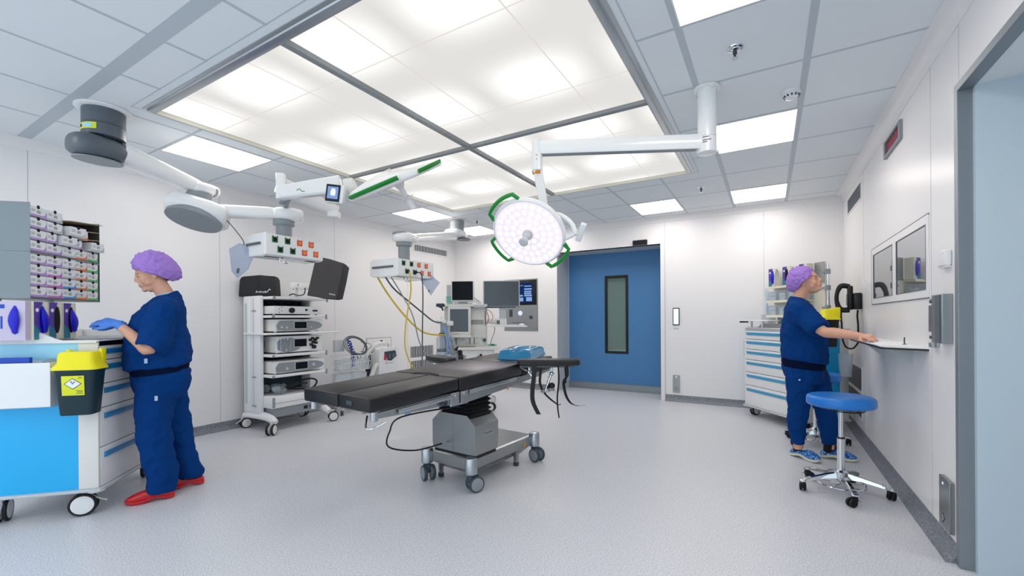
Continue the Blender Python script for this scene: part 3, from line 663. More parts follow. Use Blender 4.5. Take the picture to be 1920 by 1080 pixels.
m.b2((cx-.0008, cy-hy-.0045, .27), (cx+.0008, cy-hy, .55))
m.build('column_housing', 'steel', T, sharp=20)
m = MB(); m.b2((cx-hx+.01, cy-hy+.01, .236), (cx+hx-.01, cy+hy-.01, .266)); m.build('plinth', 'black_rubber', T)
m = MB(); m.b2((cx+hx+.003, cy-.045, .395), (cx+hx+.0045, cy+.075, .432)); pl = m.build('name_plate', 'grey', T)
text('plate_lettering', 'TRUMPF', .028, facing((1, 0, 0), (cx+hx+.0048, cy+.015, .4135)), 'slate', T)
m = MB(); x0, x1, y0, y1 = -.55, -.10, .975, 1.83
m.loft([[(x0+.06, y0+.10, .085), (x1-.06, y0+.10, .085), (x1-.06, y1-.10, .085), (x0+.06, y1-.10, .085)], [(x0+.008, y0+.02, .145), (x1-.008, y0+.02, .145), (x1-.008, y1-.02, .145), (x0+.008, y1-.02, .145)],
        [(x0, y0, .15), (x1, y0, .15), (x1, y1, .15), (x0, y1, .15)], [(x0, y0, .232), (x1, y0, .232), (x1, y1, .232), (x0, y1, .232)], [(x0+.012, y0+.012, .242), (x1-.012, y0+.012, .242), (x1-.012, y1-.012, .242), (x0+.012, y1-.012, .242)]])
m.build('base_plate', 'steel', T, sharp=20)
for x, y in ((x0, y0), (x1, y0), (x1, y1), (x0, y1)):
    m = MB(); sx = 1 if x > cx else -1; sy = 1 if y > cy else -1; c_ = (x+sx*.012, y+sy*.012)
    m.lathe([(.044, .135), (.047, .138), (.047, .247), (.042, .256), (.025, .261), (.002, .262)], (*c_, 0)); m.build('corner_cap', 'alu', T)
    yaw = {(1, -1): 65, (-1, -1): -25, (1, 1): -10, (-1, 1): 60}[(sx, sy)]
    r = .061; X = Matrix.Translation((*c_, 0)) @ rotz(R(yaw)); off = .03
    m = MB(X); m.cyl((0, 0, .08), (0, 0, .14), .03); m.b2((-.02, -.026, .06), (off+.01, .026, .128), bev=.012); m.tube([(off, 0, r), (-.005, 0, .11)], .022)
    f = m.build('caster', 'slate', T)
    for s in (-1, 1):
        m = MB(X); m.lathe([(r*.8, -.012), (r*.93, -.014), (r, -.008), (r, .008), (r*.93, .014), (r*.8, .012)], (off, s*.034, r), (0, 1, 0)); m.mi = 1
        m.lathe([(.003, -.016), (r*.7, -.0155), (r*.8, -.013), (r*.8, .013), (r*.7, .0155), (.003, .016)], (off, s*.034, r), (0, 1, 0)); m.build('wheel', ['slate', 'grey'], f)
for x, y in ((x1-.045, y0+.09), (x1-.045, y1-.20), (x0+.045, y0+.09)):
    m = MB(); m.box((x, y, .09), (.045, .032, .13), taper=.75, bev=.004); m.mi = 1; m.b2((x-.02, y-.014, .0), (x+.02, y+.014, .032)); m.build('floor_stabiliser', ['alu', 'slate'], T)
m = MB(); m.prism([(1.68, .16), (1.72, .16), (1.70, .20)], x1+.001, x1+.002, 'x'); m.prism([(1.30, .727), (1.33, .727), (1.315, .755)], .0, .0005, 'x'); m.build('warning_sticker', 'amber', T)
# arm boards
def armboard(name, label, c, ang, L, w=.085):
    t = thing(name, label, 'arm board', at(TF, c), R(-5)+ang)
    m = MB(); r = []
    for x, hw in ((0, .05), (.02, w*.9), (L*.5, w), (L*.85, w), (L*.97, w*.9), (L, w*.55)): r.append((x, hw))
    poly = [(x, -h) for x, h in r]+[(x, h) for x, h in r[::-1]]
    m.prism(poly, -.05, 0); m.build('cushion', 'vinyl', t, bevel=.012, bseg=3)
    m = MB(); m.b2((.02, -.05, -.065), (L-.05, .05, -.05)); m.build('support_plate', 'grey_dark', t)
    return t
A = armboard('arm_board', 'black padded arm board with hanging straps at right side of the table', (.0, 1.45, .962), R(36), .52)
m = MB(); m.cyl((.10, 0, -.062), (.10, 0, -.10), .016); m.sph((.10, 0, -.11), .022); m.cyl((.10, 0, -.11), (.16, -.02, -.19), .017); m.cyl((.03, .04, -.08), (.10, 0, -.10), .012)
m.cyl((.29, .03, -.06), (.29, .03, -.12), .010); m.sph((.29, .03, -.125), .020); m.cyl((.29, .03, -.12), (.24, .02, -.25), .011); m.cyl((.27, .05, -.11), (.25, .03, -.22), .006); m.sph((.24, .02, -.26), .02); m.cyl((.20, .0, -.27), (.27, .03, -.27), .012); m.build('joint', 'chrome', A)
m = MB(); m.sph((.29, .03, -.225), .028, (1, 1, .9), 10); m.box((.275, .03, -.235), (.07, .02, .02), rot=rotz(.6)); m.build('clamp_knob', 'black', A)
def strap(pts, w, tw=0):
    m = MB(); rings = []
    P = []; pts = [Vector(p) for p in pts]; n = len(pts)
    for i in range(n-1):
        a, b, c, d = pts[max(i-1, 0)], pts[i], pts[i+1], pts[min(i+2, n-1)]
        for k in range(5):
            t_ = k/5; P.append(.5*((2*b)+(c-a)*t_+(2*a-5*b+4*c-d)*t_*t_+(3*b-a-3*c+d)*t_**3))
    P.append(pts[-1])
    for i, p in enumerate(P):
        s = i/(len(P)-1); a = tw*s; dx, dy = math.cos(a)*w/2, math.sin(a)*w/2; nx, ny = -math.sin(a)*.0015, math.cos(a)*.0015
        rings.append([(p.x-dx-nx, p.y-dy-ny, p.z), (p.x+dx-nx, p.y+dy-ny, p.z), (p.x+dx+nx, p.y+dy+ny, p.z), (p.x-dx+nx, p.y-dy+ny, p.z)])
    return m.loft(rings).build('strap', 'black', A)
strap([(.13, -.088, -.02), (.135, -.092, -.10), (.12, -.09, -.25), (.125, -.09, -.34), (.165, -.088, -.43), (.175, -.088, -.44)], .036)
strap([(.20, .05, -.05), (.195, .04, -.13), (.19, .03, -.20), (.215, .02, -.27), (.27, .0, -.33), (.335, -.03, -.375), (.35, -.03, -.37)], .022, .5)
strap([(.33, -.086, -.04), (.335, -.09, -.16), (.322, -.09, -.30), (.326, -.09, -.40), (.336, -.09, -.47)], .013, .8)
strap([(.40, -.086, -.03), (.405, -.09, -.12), (.375, -.09, -.18), (.39, -.088, -.28), (.43, -.085, -.35), (.49, -.08, -.375), (.55, -.08, -.37)], .024, .9)
strap([(.395, -.02, -.05), (.40, -.02, -.14), (.398, -.02, -.2)], .014)
A2 = armboard('arm_board', 'dark padded arm board on the far side of the table, before the anaesthesia machine', (-.70, 1.38, .945), R(158), .42)
m = MB(); m.cyl((.04, 0, -.065), (.02, 0, -.12), .014); m.build('joint', 'chrome', A2)
# gel head ring
t = thing('gel_head_pad', 'translucent turquoise gel headrest on the head end of the black table', 'headrest', at(TF, (-.235, 1.87, zt(1.87)+.001)), R(-5)+R(14))
m = MB(Matrix.Rotation(TILT, 4, 'X')); N_ = 26
def pad(u, v):   # rounded block with a head hollow and a neck groove
    hx, hy = .155, .195
    ex = (abs(u)**6+abs(v)**6); top = .088*(1-.10*ex)
    hol = .05*math.exp(-((u*.155)**2+(v*.195-.02)**2)/.0052)+.045*math.exp(-((u*.155)**2)/.0016)*(1 if v < -.2 else math.exp(-((v+.2)*5)**2))
    return top-hol
rings = []
g = [-1+2*i/N_ for i in range(N_+1)]
vt = [[m.bm.verts.new(m.X @ Vector((u*.150*(.93), v*.190*(.95), pad(u, v)+.004))) for u in g] for v in g]
for i in range(N_):
    for j in range(N_): m.bm.faces.new((vt[i][j], vt[i][j+1], vt[i+1][j+1], vt[i+1][j]))
edge = [vt[0][j] for j in range(N_)]+[vt[i][N_] for i in range(N_)]+[vt[N_][N_-j] for j in range(N_)]+[vt[N_-i][0] for i in range(N_)]
prev = edge
for k, (sc, z) in enumerate(((1.05, .070), (1.11, .03), (1.15, .008), (1.19, .004), (1.19, 0))):
    cur = [m.bm.verts.new(m.X @ Vector(((m.X.inverted() @ v.co).x*sc, (m.X.inverted() @ v.co).y*sc, z))) for v in edge]
    for j in range(len(edge)): m.bm.faces.new((prev[j], cur[j], cur[(j+1) % len(edge)], prev[(j+1) % len(edge)]))
    prev = cur
m.bm.faces.new(prev)
m.build('gel_block', 'gel_blue', t, sharp=70)
# power cord of the table
m = MB(); m.tube([(-1.96, 2.55, .66), (-2.27, 2.28, .60), (-2.33, 2.22, .50), (-2.36, 2.24, .38), (-2.30, 2.45, .31), (-2.22, 2.66, .32)], .006, smooth=6)
o = m.build('power_cord', 'black'); tag(o, 'thin black cord looping below the table beside the steel column', 'cord')
# ---------------------------------------------------------------- endoscopy tower
E_ = thing('equipment_tower', 'tall white shelf trolley stacked with endoscopy units against the left wall', 'equipment cart', (-5.15, 2.86, 0))
X0, X1, W_ = -.30, .25, .78         # local x back / front, width along y
m = MB()
for x0, x1 in ((-.30, -.17), (-.15, .045)):
    m.b2((x0, 0, .20), (x1, .05, 1.585), bev=.012, seg=3)
m.b2((-.18, .008, .22), (-.14, .04, 1.57)); m.build('side_frame', 'white', E_)
m = MB(); m.b2((-.265, -.003, .30), (-.215, .003, 1.5)); m.b2((-.09, -.003, .30), (-.075, .003, 1.56)); m.build('side_inlay', 'grey_light', E_, bevel=.001)
for z in (1.40, .62, .28): m = MB(); m.b2((-.11, -.008, z), (-.03, .004, z+.018), bev=.002); m.build('frame_clip', 'alu', E_)
m = MB(); m.b2((-.28, W_-.05, .20), (-.08, W_, 1.585), bev=.01); m.build('side_frame', 'white', E_)
m = MB(); m.b2((-.285, .05, .25), (-.27, W_-.05, 1.56)); m.build('back_panel', mat('teal_dark', '25414d', .5), E_)
for n, z, f in (('shelf', 1.575, .24), ('shelf', 1.355, .22), ('shelf', .895, .22), ('shelf', .655, .22)):
    m = MB(); m.b2((-.27, .045, z-.03), (f, W_-.005, z), bev=.006); m.mi = 1; m.b2((f-.002, .045, z-.027), (f+.006, .075, z-.003)); m.b2((f-.002, W_-.035, z-.05), (f+.004, W_-.01, z+.01)); m.build(n, ['white', 'grey'], E_)
m = MB(); m.b2((-.27, -.02, 1.125), (.22, W_+.0, 1.148), bev=.006); m.tube([(.20, .0, 1.14), (.27, .03, 1.14), (.285, .10, 1.14), (.285, W_+.05, 1.14), (.25, W_+.09, 1.14), (.20, W_+.08, 1.14)], .012, smooth=3); m.build('shelf', 'white', E_)
m = MB(); m.b2((-.27, .045, .27), (.22, W_-.06, .405), bev=.006); m.mi = 1; m.b2((.219, .055, .325), (.224, W_-.07, .33)); m.b2((.217, .045, .28), (.226, .075, .40)); m.build('drawer_box', ['white', 'grey'], E_, bevel=.002)
m = MB(); m.b2((-.20, .07, .165), (.20, W_-.10, .265)); m.mi = 1; m.b2((.2, W_-.25, .20), (.203, W_-.20, .24)); m.b2((.2, W_-.33, .20), (.203, W_-.28, .24)); m.build('power_unit', ['grey', 'black'], E_)
m = MB()
for y in (.03, W_-.05):
    m.tube([(-.33, y, .155), (-.2, y, .175), (.05, y, .18), (.20, y, .165), (.31, y, .13)], [(.045, .03), (.05, .032), (.05, .032), (.045, .03), (.032, .022)], smooth=4, seg=14)
m.b2((-.25, .03, .15), (-.15, W_-.05, .20)); m.build('base_frame', 'white', E_)
for x, y, a in ((-.31, -.005, 80), (.30, -.005, -55), (.30, W_-.02, 60), (-.30, W_-.03, 20)): caster(E_, x, y, R(a), r=.062, w=.026, gap=.03, top=.15, disc='offwhite')
def unit(name, label, y0, y1, z, h, x0, x1, style, cat='medical unit'):
    t = thing(name, label, cat, (-5.15, 2.86, z+.004))
    m = MB(); m.b2((x0, y0, .012), (x1-.012, y1, h), bev=.006); 
    for y in (y0+.04, y1-.04): m.cyl((x1-.06, y, 0), (x1-.06, y, .014), .015, seg=10); m.cyl((x0+.05, y, 0), (x0+.05, y, .014), .015, seg=10)
    m.mi = 1
    for k in range(5): m.b2((x0+.12+.02*k, y0-.0008, h*.35), (x0+.13+.02*k, y0+.001, h*.75))
    m.build('casing', ['offwhite', 'grey'], t)
    m = MB(); L = y1-y0
    if style == 'round':   # grey oval fascia
        m.mi = 1; P = [(y0+.02+L*.5*0, .02)]; n = 16
        pts = [(y0+.03, .025), (y0+L*.62, .018)]+[(y1-.012-(L*.30)*(1-math.cos(R(a))), .018+(h-.036)*(.5+.5*math.sin(R(a)))) for a in range(-80, 91, 12)]+[(y0+L*.55, h-.012), (y0+.06, h-.016), (y0+.02, h*.55)]
        m.mi = 0; m.b2((x1-.014, y0-.002, .014), (x1-.006, y1+.002, h-.002), bev=.003); m.mi = 1; m.prism(pts, x1-.008, x1+.004, 'x')
    else:
        m.b2((x1-.014, y0-.002, .012), (x1, y1+.002, h), bev=.003)
    m.build('front_panel', ['white', 'grey'], t)
    return t, x1, y0, y1, h
def disp(t, x, y0, y1, z0, z1, name='display'):
    m = MB(); m.b2((x, y0-.008, z0-.008), (x+.004, y1+.008, z1+.008), bev=.001); m.mi = 1; m.b2((x+.004, y0, z0), (x+.005, y1, z1)); return m.build(name, ['grey_light', 'screen_black'], t)
def knob(t, x, y, z, r, mt='black', d=.014, name='knob'):
    m = MB(); m.cyl((x-.002, y, z), (x+d, y, z), r, r*.9, seg=18); return m.build(name, mt, t, bevel=.001)
t, x, a, b, h = unit('camera_control_unit', 'slim white control unit with one big black knob, top shelf of the tower', .07, .70, 1.355, .105, -.24, .21, 'flat')
knob(t, x, a+.22, .055, .034, d=.025); m = MB(); m.b2((x, a+.40, .05), (x+.002, a+.43, .075)); m.b2((x, a+.50, .045), (x+.002, a+.57, .065)); m.build('port', 'black', t)
m = MB(); [m.cyl((x, a+.07+.03*(k % 2), .03+.02*k), (x+.003, a+.07+.03*(k % 2), .03+.02*k), .007, seg=10) for k in range(4)]; m.build('button', 'grey', t)
t, x, a, b, h = unit('light_source', 'grey fronted unit with blue display, second shelf of the tower', .09, .72, 1.148, .155, -.24, .20, 'round'); disp(t, x+.004, a+.24, a+.40, .045, .125); knob(t, x+.004, a+.08, .06, .013, 'grey_light'); knob(t, x+.004, a+.14, .055, .013, 'grey_light'); knob(t, x+.004, a+.46, .055, .01, 'grey_light')
t, x, a, b, h = unit('fluid_pump', 'largest white unit with pump fittings on the middle shelf of the tower', .12, .72, .895, .205, -.26, .18, 'flat')
m = MB(); P = [(a+.15+.17*math.cos(q), .10+.085*math.sin(q)) for q in [2*math.pi*k/24 for k in range(24)]]; m.prism([(max(a+.01, p[0]), p[1]) for p in P], x, x+.004, 'x'); m.build('fascia', 'grey', t); disp(t, x+.004, a+.22, a+.38, .075, .165)
for y, z, r in ((.43, .15, .018), (.46, .17, .015), (.50, .15, .02), (.47, .12, .017), (.53, .17, .014), (.51, .11, .016), (.44, .09, .018), (.48, .06, .026), (.10, .04, .014), (.04, .17, .012), (.08, .175, .012), (.12, .17, .012)): knob(t, x, a+y, z, r, 'black' if y > .4 else 'chrome', .03, 'fitting')
for y in (.045, .165): m = MB(); m.tube([(x+.01, a+y, .03), (x+.012, a+y, .17)], .006); m.build('clamp_bar', 'chrome', t)
t, x, a, b, h = unit('insufflator', 'flat grey fronted unit with dark display, lowest shelf above the tray', .08, .74, .655, .15, -.25, .20, 'round'); disp(t, x+.004, a+.26, a+.42, .04, .125); knob(t, x+.004, a+.15, .06, .018, 'grey_light'); knob(t, x+.004, a+.50, .08, .018, 'grey_light')
# tray contents: wrapped cable set
m = MB(); rnd = random.Random(8)
for k in range(10): m.sph((-.02+rnd.uniform(-.08, .14), .18+rnd.uniform(-.08, .16), .05+rnd.uniform(-.01, .04)), .05, (rnd.uniform(.7, 1.5), rnd.uniform(.7, 1.5), rnd.uniform(.4, 1.0)), 8)
o = m.build('plastic_bag', 'clear'); o.location = (-5.15, 2.86, .41); tag(o, 'crumpled clear plastic bag in the lowest tray of the tower', 'bag')
m = MB(); m.tube([(.05, .22, .03), (.06, .35, .08), (.08, .5, .13), (.12, .62, .14), (.16, .66, .10), (.15, .60, .03), (.05, .5, .02), (-.02, .4, .03), (.06, .3, .05), (.13, .42, .10), (.12, .55, .09)], .011, smooth=6)
o = m.build('coiled_cable', 'black'); o.location = (-5.15, 2.86, .41); tag(o, 'thick black cable coiled in the lowest tray of the tower', 'cable')
m = MB()
for k in range(5): m.tube([(-.24, .12+.12*k, 1.52), (-.20, .16+.12*k, 1.46+.01*k), (-.15, .25+.1*k, 1.50), (-.2, .3+.08*k, 1.53)], .006, smooth=5); 
m.build('cabling', 'black', E_)
# covered monitors on top of the tower
def lettering(t, s, size, M_, mt='paper'):
    text('logo_lettering', s, size, M_, mt, t)
t = thing('covered_monitor', 'small monitor under a black dust cover on the left end of the tower', 'covered monitor', (-5.34, 3.0, 1.585), R(30.6))
m = MB(); rings = []
for z, w, d in ((.0, .222, .05), (.02, .225, .055), (.20, .218, .045), (.245, .205, .035), (.258, .18, .022), (.262, .12, .012)): rings.append([(sx*w*(1 if abs(sx) == 1 else sx), sy*d, z+(-.012 if z > .2 and abs(sx) == 1 else 0)) for sx, sy in ((-1, -1), (-.3, -1.15), (.3, -1.1), (1, -1), (1, 1), (.3, 1.1), (-.3, 1.1), (-1, 1))])
m.loft(rings); m.build('dust_cover', 'cover_black', t, sharp=50); text('logo_lettering', 'Arthrex', .038, facing((0, -1, 0), (.045, -.0625, .055)), 'paper', t)
m = MB(); m.tube([(.10, -.064, .065), (.12, -.064, .05), (.15, -.064, .085), (.165, -.064, .075)], .004, smooth=3); m.build('logo_swoosh', 'paper', t)
m = MB(); m.b2((-.12, -.04, -.01), (.12, .04, .01)); m.build('foot', 'grey_dark', t)
t = thing('covered_monitor', 'large tilted monitor under a dark dust cover, right above the tower', 'covered monitor', (-4.36, 3.24, 1.765), R(30.6-18))
X = Matrix.Rotation(R(9), 4, 'Y') @ Matrix.Rotation(R(-8), 4, 'X')
m = MB(X); rings = []
for y, w, h in ((.10, .145, .17), (.075, .185, .205), (.0, .20, .225), (-.05, .205, .23), (-.06, .20, .225)): rings.append([(-w, y, -h), (-w*.3, y, -h*1.0), (w*.4, y, -h*1.01), (w, y, -h*.97), (w*1.01, y, 0), (w*.97, y, h*.86), (0, y, h*.98), (-w, y, h*1.04), (-w*1.0, y, 0)])
m.loft(rings); m.build('dust_cover', 'cover_grey', t, bevel=.006, sharp=40); text('logo_lettering', 'Arthrex', .026, X @ facing((0, -1, 0), (.14, -.0615, -.17)), 'paper', t)
m = MB(X); m.loft([[(-.20, .07, z), (-.235, .03, z), (-.245, -.01, z), (-.20, -.045, z)] for z in (-.16, 0, .2)]); m.build('cover_side_fold', 'black', t)
t = thing('monitor_arm', 'white jointed monitor arm between the two covered monitors', 'monitor arm', (-4.98, 3.22, 1.585), R(30.6))
m = MB(); m.cyl((0, 0, -.005), (0, 0, .02), .045); m.cyl((0, 0, 0), (0, 0, .13), .035); m.b2((-.04, -.04, .10), (.075, .04, .17), bev=.012); m.b2((.06, -.035, .085), (.27, .035, .16), bev=.012); m.b2((.25, -.02, .09), (.50, .02, .15), bev=.01); m.cyl((.48, 0, .12), (.545, -.20, .155), .022); m.build('arm_body', 'offwhite', t)
m = MB(); m.tube([(-.05, -.04, .01), (0, -.05, .03), (.06, -.05, .01), (.13, -.05, .02), (.15, -.05, .07), (.14, -.04, .10)], .006, smooth=5); m.tube([(.33, -.08, -.01), (.40, -.09, -.03), (.50, -.08, -.03), (.56, -.02, .02)], .006, smooth=5); m.build('cable', 'black', t)
for p in ((0, -.036, .085), (.06, -.042, .14)): m = MB(); m.cyl(p, (p[0], p[1]-.004, p[2]), .006, seg=10); m.build('screw', 'black', t)
# ---------------------------------------------------------------- ceiling pendants
def pod(m, X, L, hw, h, f=.35):   # rounded elbow shell: egg shaped block
    rings = []
    for t, w, zz in ((0, .35, .5), (.04, .70, .75), (.16, .95, .95), (.4, 1, 1), (.7, .95, .98), (.92, .8, .85), (1, .62, .66)):
        rings.append([X @ Vector((L*t-L*f, hw*w*(abs(math.cos(a))**.75)*(1 if math.cos(a) > 0 else -1), h/2*zz*(abs(math.sin(a))**.75)*(1 if math.sin(a) > 0 else -1))) for a in [2*math.pi*k/24 for k in range(24)]])
    m.loft(rings)
def yawdir(a, b): return math.atan2(b[1]-a[1], b[0]-a[0])
def head_box(t, cx, cy, z0, z1, x0, x1, y0, y1, n, used=()):
    m = MB(); 
    prof = [(x0, z0+.03), (x0+.06, z0), (x1-.03, z0), (x1, z0+.012), (x1, z1-.004), (x1-.02, z1), (x0+.04, z1), (x0, z1-.03)]
    m.loft([[(px_, yy, pz_) for px_, pz_ in prof] for yy in (y0+.03, y1-.03)])
    for s, ya, yb in ((1, y0, y0+.03), (-1, y1, y1-.03)):
        cxm, czm = (x0+x1)/2, (z0+z1)/2
        m.loft([[(cxm+(px_-cxm)*k, yy, czm+(pz_-czm)*k) for px_, pz_ in prof] for yy, k in ((yb, 1.015), (ya+s*.008, 1.015), (ya, .95))])
    m.build('service_head', 'white_gloss', t, sharp=30)
    m = MB(); zc = z0+.55*(z1-z0); m.b2((x0+.05, y0-.014, zc-.011), (x1-.06, y0-.006, zc+.011), bev=.002)
    for x in (x0+.07, (x0+x1)/2, x1-.08): m.b2((x-.01, y0-.007, zc-.006), (x+.01, y0+.001, zc+.006))
    m.build('equipment_rail', 'grey_dark', t)
    L = y1-y0; cols = ['g', 'g', 'o', 'o', 'g', 'g', 'o', 'o']
    for k in range(8):
        row = k//4; y = y0+L*(.155+.205*(k % 4))+(L*.085 if row else 0)+(.012 if k % 4 > 1 else 0)*0; z = z1-.052 if not row else z0+.062
        s = .026; m = MB(); m.b2((x1-.001, y-s, z-s), (x1+.005, y+s, z+s), bev=.002); m.mi = 1; m.lathe([(.019, .0046), (.017, .0056), (.015, .0052), (.0, .0052)], (x1, y, z), (1, 0, 0), seg=20, caps=False)
        for q in (-1, 1): m.b2((x1+.004, y+q*.021-.002, z+.018), (x1+.009, y+q*.021+.002, z+.034))
        m.build('power_socket', ['socket_green' if cols[k] == 'g' else 'socket_orange', 'dark_void' if cols[k] == 'g' else 'box_orange'], t)
        if k in used: m = MB(); m.cyl((x1+.004, y, z), (x1+.04, y, z), .018, .014, seg=16); m.build('plug', 'black', t, bevel=.002)
    m = MB()
    for k in range(5): m.b2((x1-.09, y0+.04+.035*k, z0-.003), (x1-.05, y0+.062+.035*k, z0+.002))
    m.b2((x1-.10, y1-.14, z0-.003), (x1-.04, y1-.05, z0+.002)); m.build('data_port', 'black', t)
    m = MB(); yg = y0+L*.33
    for q in (-.02, .02): m.cyl((x1-.06, yg+q, z0+.01), (x1-.06, yg+q, z0-.055), .010, seg=12); m.cyl((x1-.06, yg+q, z0-.045), (x1-.03, yg+q*1.6, z0-.05), .006, seg=10)
    m.b2((x1-.075, yg-.035, z0-.022), (x1-.045, yg+.035, z0-.012)); m.build('gas_outlet', 'chrome', t)
# pendant 1
P = thing('ceiling_pendant', 'near ceiling pendant with jointed white arms and dark grey shell at upper left', 'pendant', (-4.272, 1.25, 2.88))
A0 = Vector((-4.272, 1.25, 0)); A1 = Vector((-4.37, 1.92, 0)); A2_ = Vector((-3.97, 2.46, 0))
m = MB(Matrix.Translation((4.272, -1.25, -2.88)))
m.lathe([(.165, 2.878), (.165, 2.868), (.155, 2.862), (.12, 2.86), (.12, 2.878)], (A0.x, A0.y, 0), seg=40)
for k in range(6): m.cyl((A0.x+.143*math.cos(k), A0.y+.143*math.sin(k), 2.866), (A0.x+.143*math.cos(k), A0.y+.143*math.sin(k), 2.858), .007, seg=8)
m.build('ceiling_flange', 'white', P)
OFF = Matrix.Translation((4.272, -1.25, -2.88))
m = MB(OFF); m.lathe([(.125, 2.86), (.125, 2.755), (.121, 2.752), (.121, 2.748), (.125, 2.745), (.125, 2.66), (.08, 2.655)], (A0.x, A0.y, 0), seg=48); m.mi = 1
m.torus((A0.x, A0.y, 2.742), .1235, .0022, seg=48); m.build('collar', ['grey_dark', 'slate'], P)
m = MB(OFF); rings = []
for z in (2.690, 2.735):
    rings.append([(A0.x+.127*math.cos(R(a)), A0.y+.127*math.sin(R(a)), z) for a in range(-115, -34, 5)]+[(A0.x+.124*math.cos(R(a)), A0.y+.124*math.sin(R(a)), z) for a in range(-35, -116, -5)])
m.loft(rings); m.mi = 1; rings = []
for z in (2.700, 2.727): rings.append([(A0.x+.128*math.cos(R(a)), A0.y+.128*math.sin(R(a)), z) for a in range(-78, -44, 4)]+[(A0.x+.126*math.cos(R(a)), A0.y+.126*math.sin(R(a)), z) for a in range(-46, -80, -4)])
m.loft(rings); m.mi = 2; a = R(-88); m.cyl((A0.x+.120*math.cos(a), A0.y+.120*math.sin(a), 2.713), (A0.x+.1290*math.cos(a), A0.y+.1290*math.sin(a), 2.713), .012, seg=16); m.build('inspection_sticker', ['sticker', 'skyblue_pale', 'black'], P)
ya = yawdir(A0, A1)
m = MB(OFF); X = Matrix.Translation((A0.x, A0.y, 2.575)) @ rotz(ya); pod(m, X, .32, .132, .17, f=.62); m.build('shoulder_shell', 'grey_dark', P, sharp=60)
m = MB(OFF); m.prism([(A0.x+.105*math.cos(a), A0.y-.035+.145*math.sin(a)) for a in [2*math.pi*k/28 for k in range(28)]], 2.481, 2.492); m.build('shoulder_cover', 'grey', P, bevel=.003)
def arm_loft(m, p, q, w0, h0, w1, h1):
    p, q = Vector(p), Vector(q); d = (q-p).normalized(); s = d.cross(Vector((0, 0, 1))).normalized(); u = s.cross(d); rings = []
    for t, w, h in ((0, w0, h0), (.15, w0, h0), (.85, w1, h1), (1, w1*.9, h1*.9)):
        c = p.lerp(q, t); rings.append([c+s*(w/2*(abs(math.cos(a))**.6)*(1 if math.cos(a) > 0 else -1))+u*(h/2*(abs(math.sin(a))**.6)*(1 if math.sin(a) > 0 else -1)) for a in [2*math.pi*k/24 for k in range(24)]])
    m.loft(rings)
m = MB(OFF); arm_loft(m, (A0.x-.005, A0.y+.08, 2.585), (A1.x, A1.y-.02, 2.485), .20, .15, .15, .12)
X = Matrix.Translation((A1.x, A1.y, 2.475)) @ rotz(ya); pod(m, X, .24, .095, .11); m.build('upper_arm', 'white_gloss', P, sharp=60)
m = MB(OFF); m.cyl((A1.x-.0, A1.y+.0, 2.355), (A1.x, A1.y, 2.43), .095, seg=36); m.sph((A1.x+.02, A1.y+.11, 2.47), .055, (1, .6, .9)); m.build('elbow_collar', 'grey', P, bevel=.002)
yb = yawdir(A1, A2_)
m = MB(OFF); X = Matrix.Translation((A1.x, A1.y, 2.265)) @ rotz(yb) @ Matrix.Rotation(R(14), 4, 'Y') @ Matrix.Rotation(R(-26), 4, 'X'); pod(m, X, .47, .165, .19, f=.52)
arm_loft(m, (A1.x+.06, A1.y+.09, 2.285), (A2_.x-.03, A2_.y-.05, 2.305), .15, .115, .14, .11)
X = Matrix.Translation((A2_.x, A2_.y, 2.30)) @ rotz(yb); pod(m, X, .26, .125, .13); m.build('lower_arm', 'white_gloss', P, sharp=60)
m = MB(OFF); m.X = OFF @ Matrix.Translation((A1.x, A1.y, 2.265)) @ rotz(yb) @ Matrix.Rotation(R(14), 4, 'Y') @ Matrix.Rotation(R(-26), 4, 'X') @ Matrix.Translation((0, 0, -.085)); m.prism([(-.01+.215*math.cos(a), .150*math.sin(a)) for a in [2*math.pi*k/36 for k in range(36)]], -.02, .03); m.build('elbow_cover', 'grey', P, bevel=.004)
m = MB(OFF); m.cyl((A2_.x, A2_.y, 2.20), (A2_.x, A2_.y, 2.245), .095, .092, seg=36); m.cyl((A2_.x, A2_.y, 2.185), (A2_.x, A2_.y, 2.20), .07, .095, seg=36, cap=False); m.cyl((A2_.x, A2_.y, 2.06), (A2_.x, A2_.y, 2.22), .070, seg=36); m.build('drop_tube', 'grey', P)
_oldX = MB.__init__
def _withX(XX):
    def f(s, X=None): _oldX(s, XX @ X if X else XX.copy())
    return f
MB.__init__ = _withX(OFF); head_box(P, 0, 0, 1.872, 2.072, -4.13, -3.80, 2.18, 2.76, 8); MB.__init__ = _oldX
# mask bag on the near pendant rail
m = MB(); g = [(-1, .55), (-.25, 1), (.35, .95), (1, .35), (.75, -.45), (.05, -1.1), (-.5, -.75)]
m.loft([[(x*.115, y_, z*.15) for x, z in g] for y_ in (-.008, .0)]+[[(x*.07, .012, z*.09) for x, z in g]], caps=True); m.mi = 1; m.b2((-.01, -.012, -.12), (.012, -.008, -.075)); o = m.build('plastic_pouch', ['clear_blue', 'grey_dark'])
o.location = (-4.13, 2.145, 1.845); o.rotation_euler = (0, R(10), R(30)); tag(o, 'pale blue clear pouch hanging from the rail of the near pendant', 'pouch')
m = MB(); m.tube([(-4.23, 2.05, 2.235), (-4.19, 2.11, 2.15), (-4.10, 2.155, 2.02), (-4.11, 2.16, 1.97)], .0035, smooth=5); o = m.build('thin_cable', 'black'); tag(o, 'thin dark cable from the near pendant elbow down to its rail', 'cable')
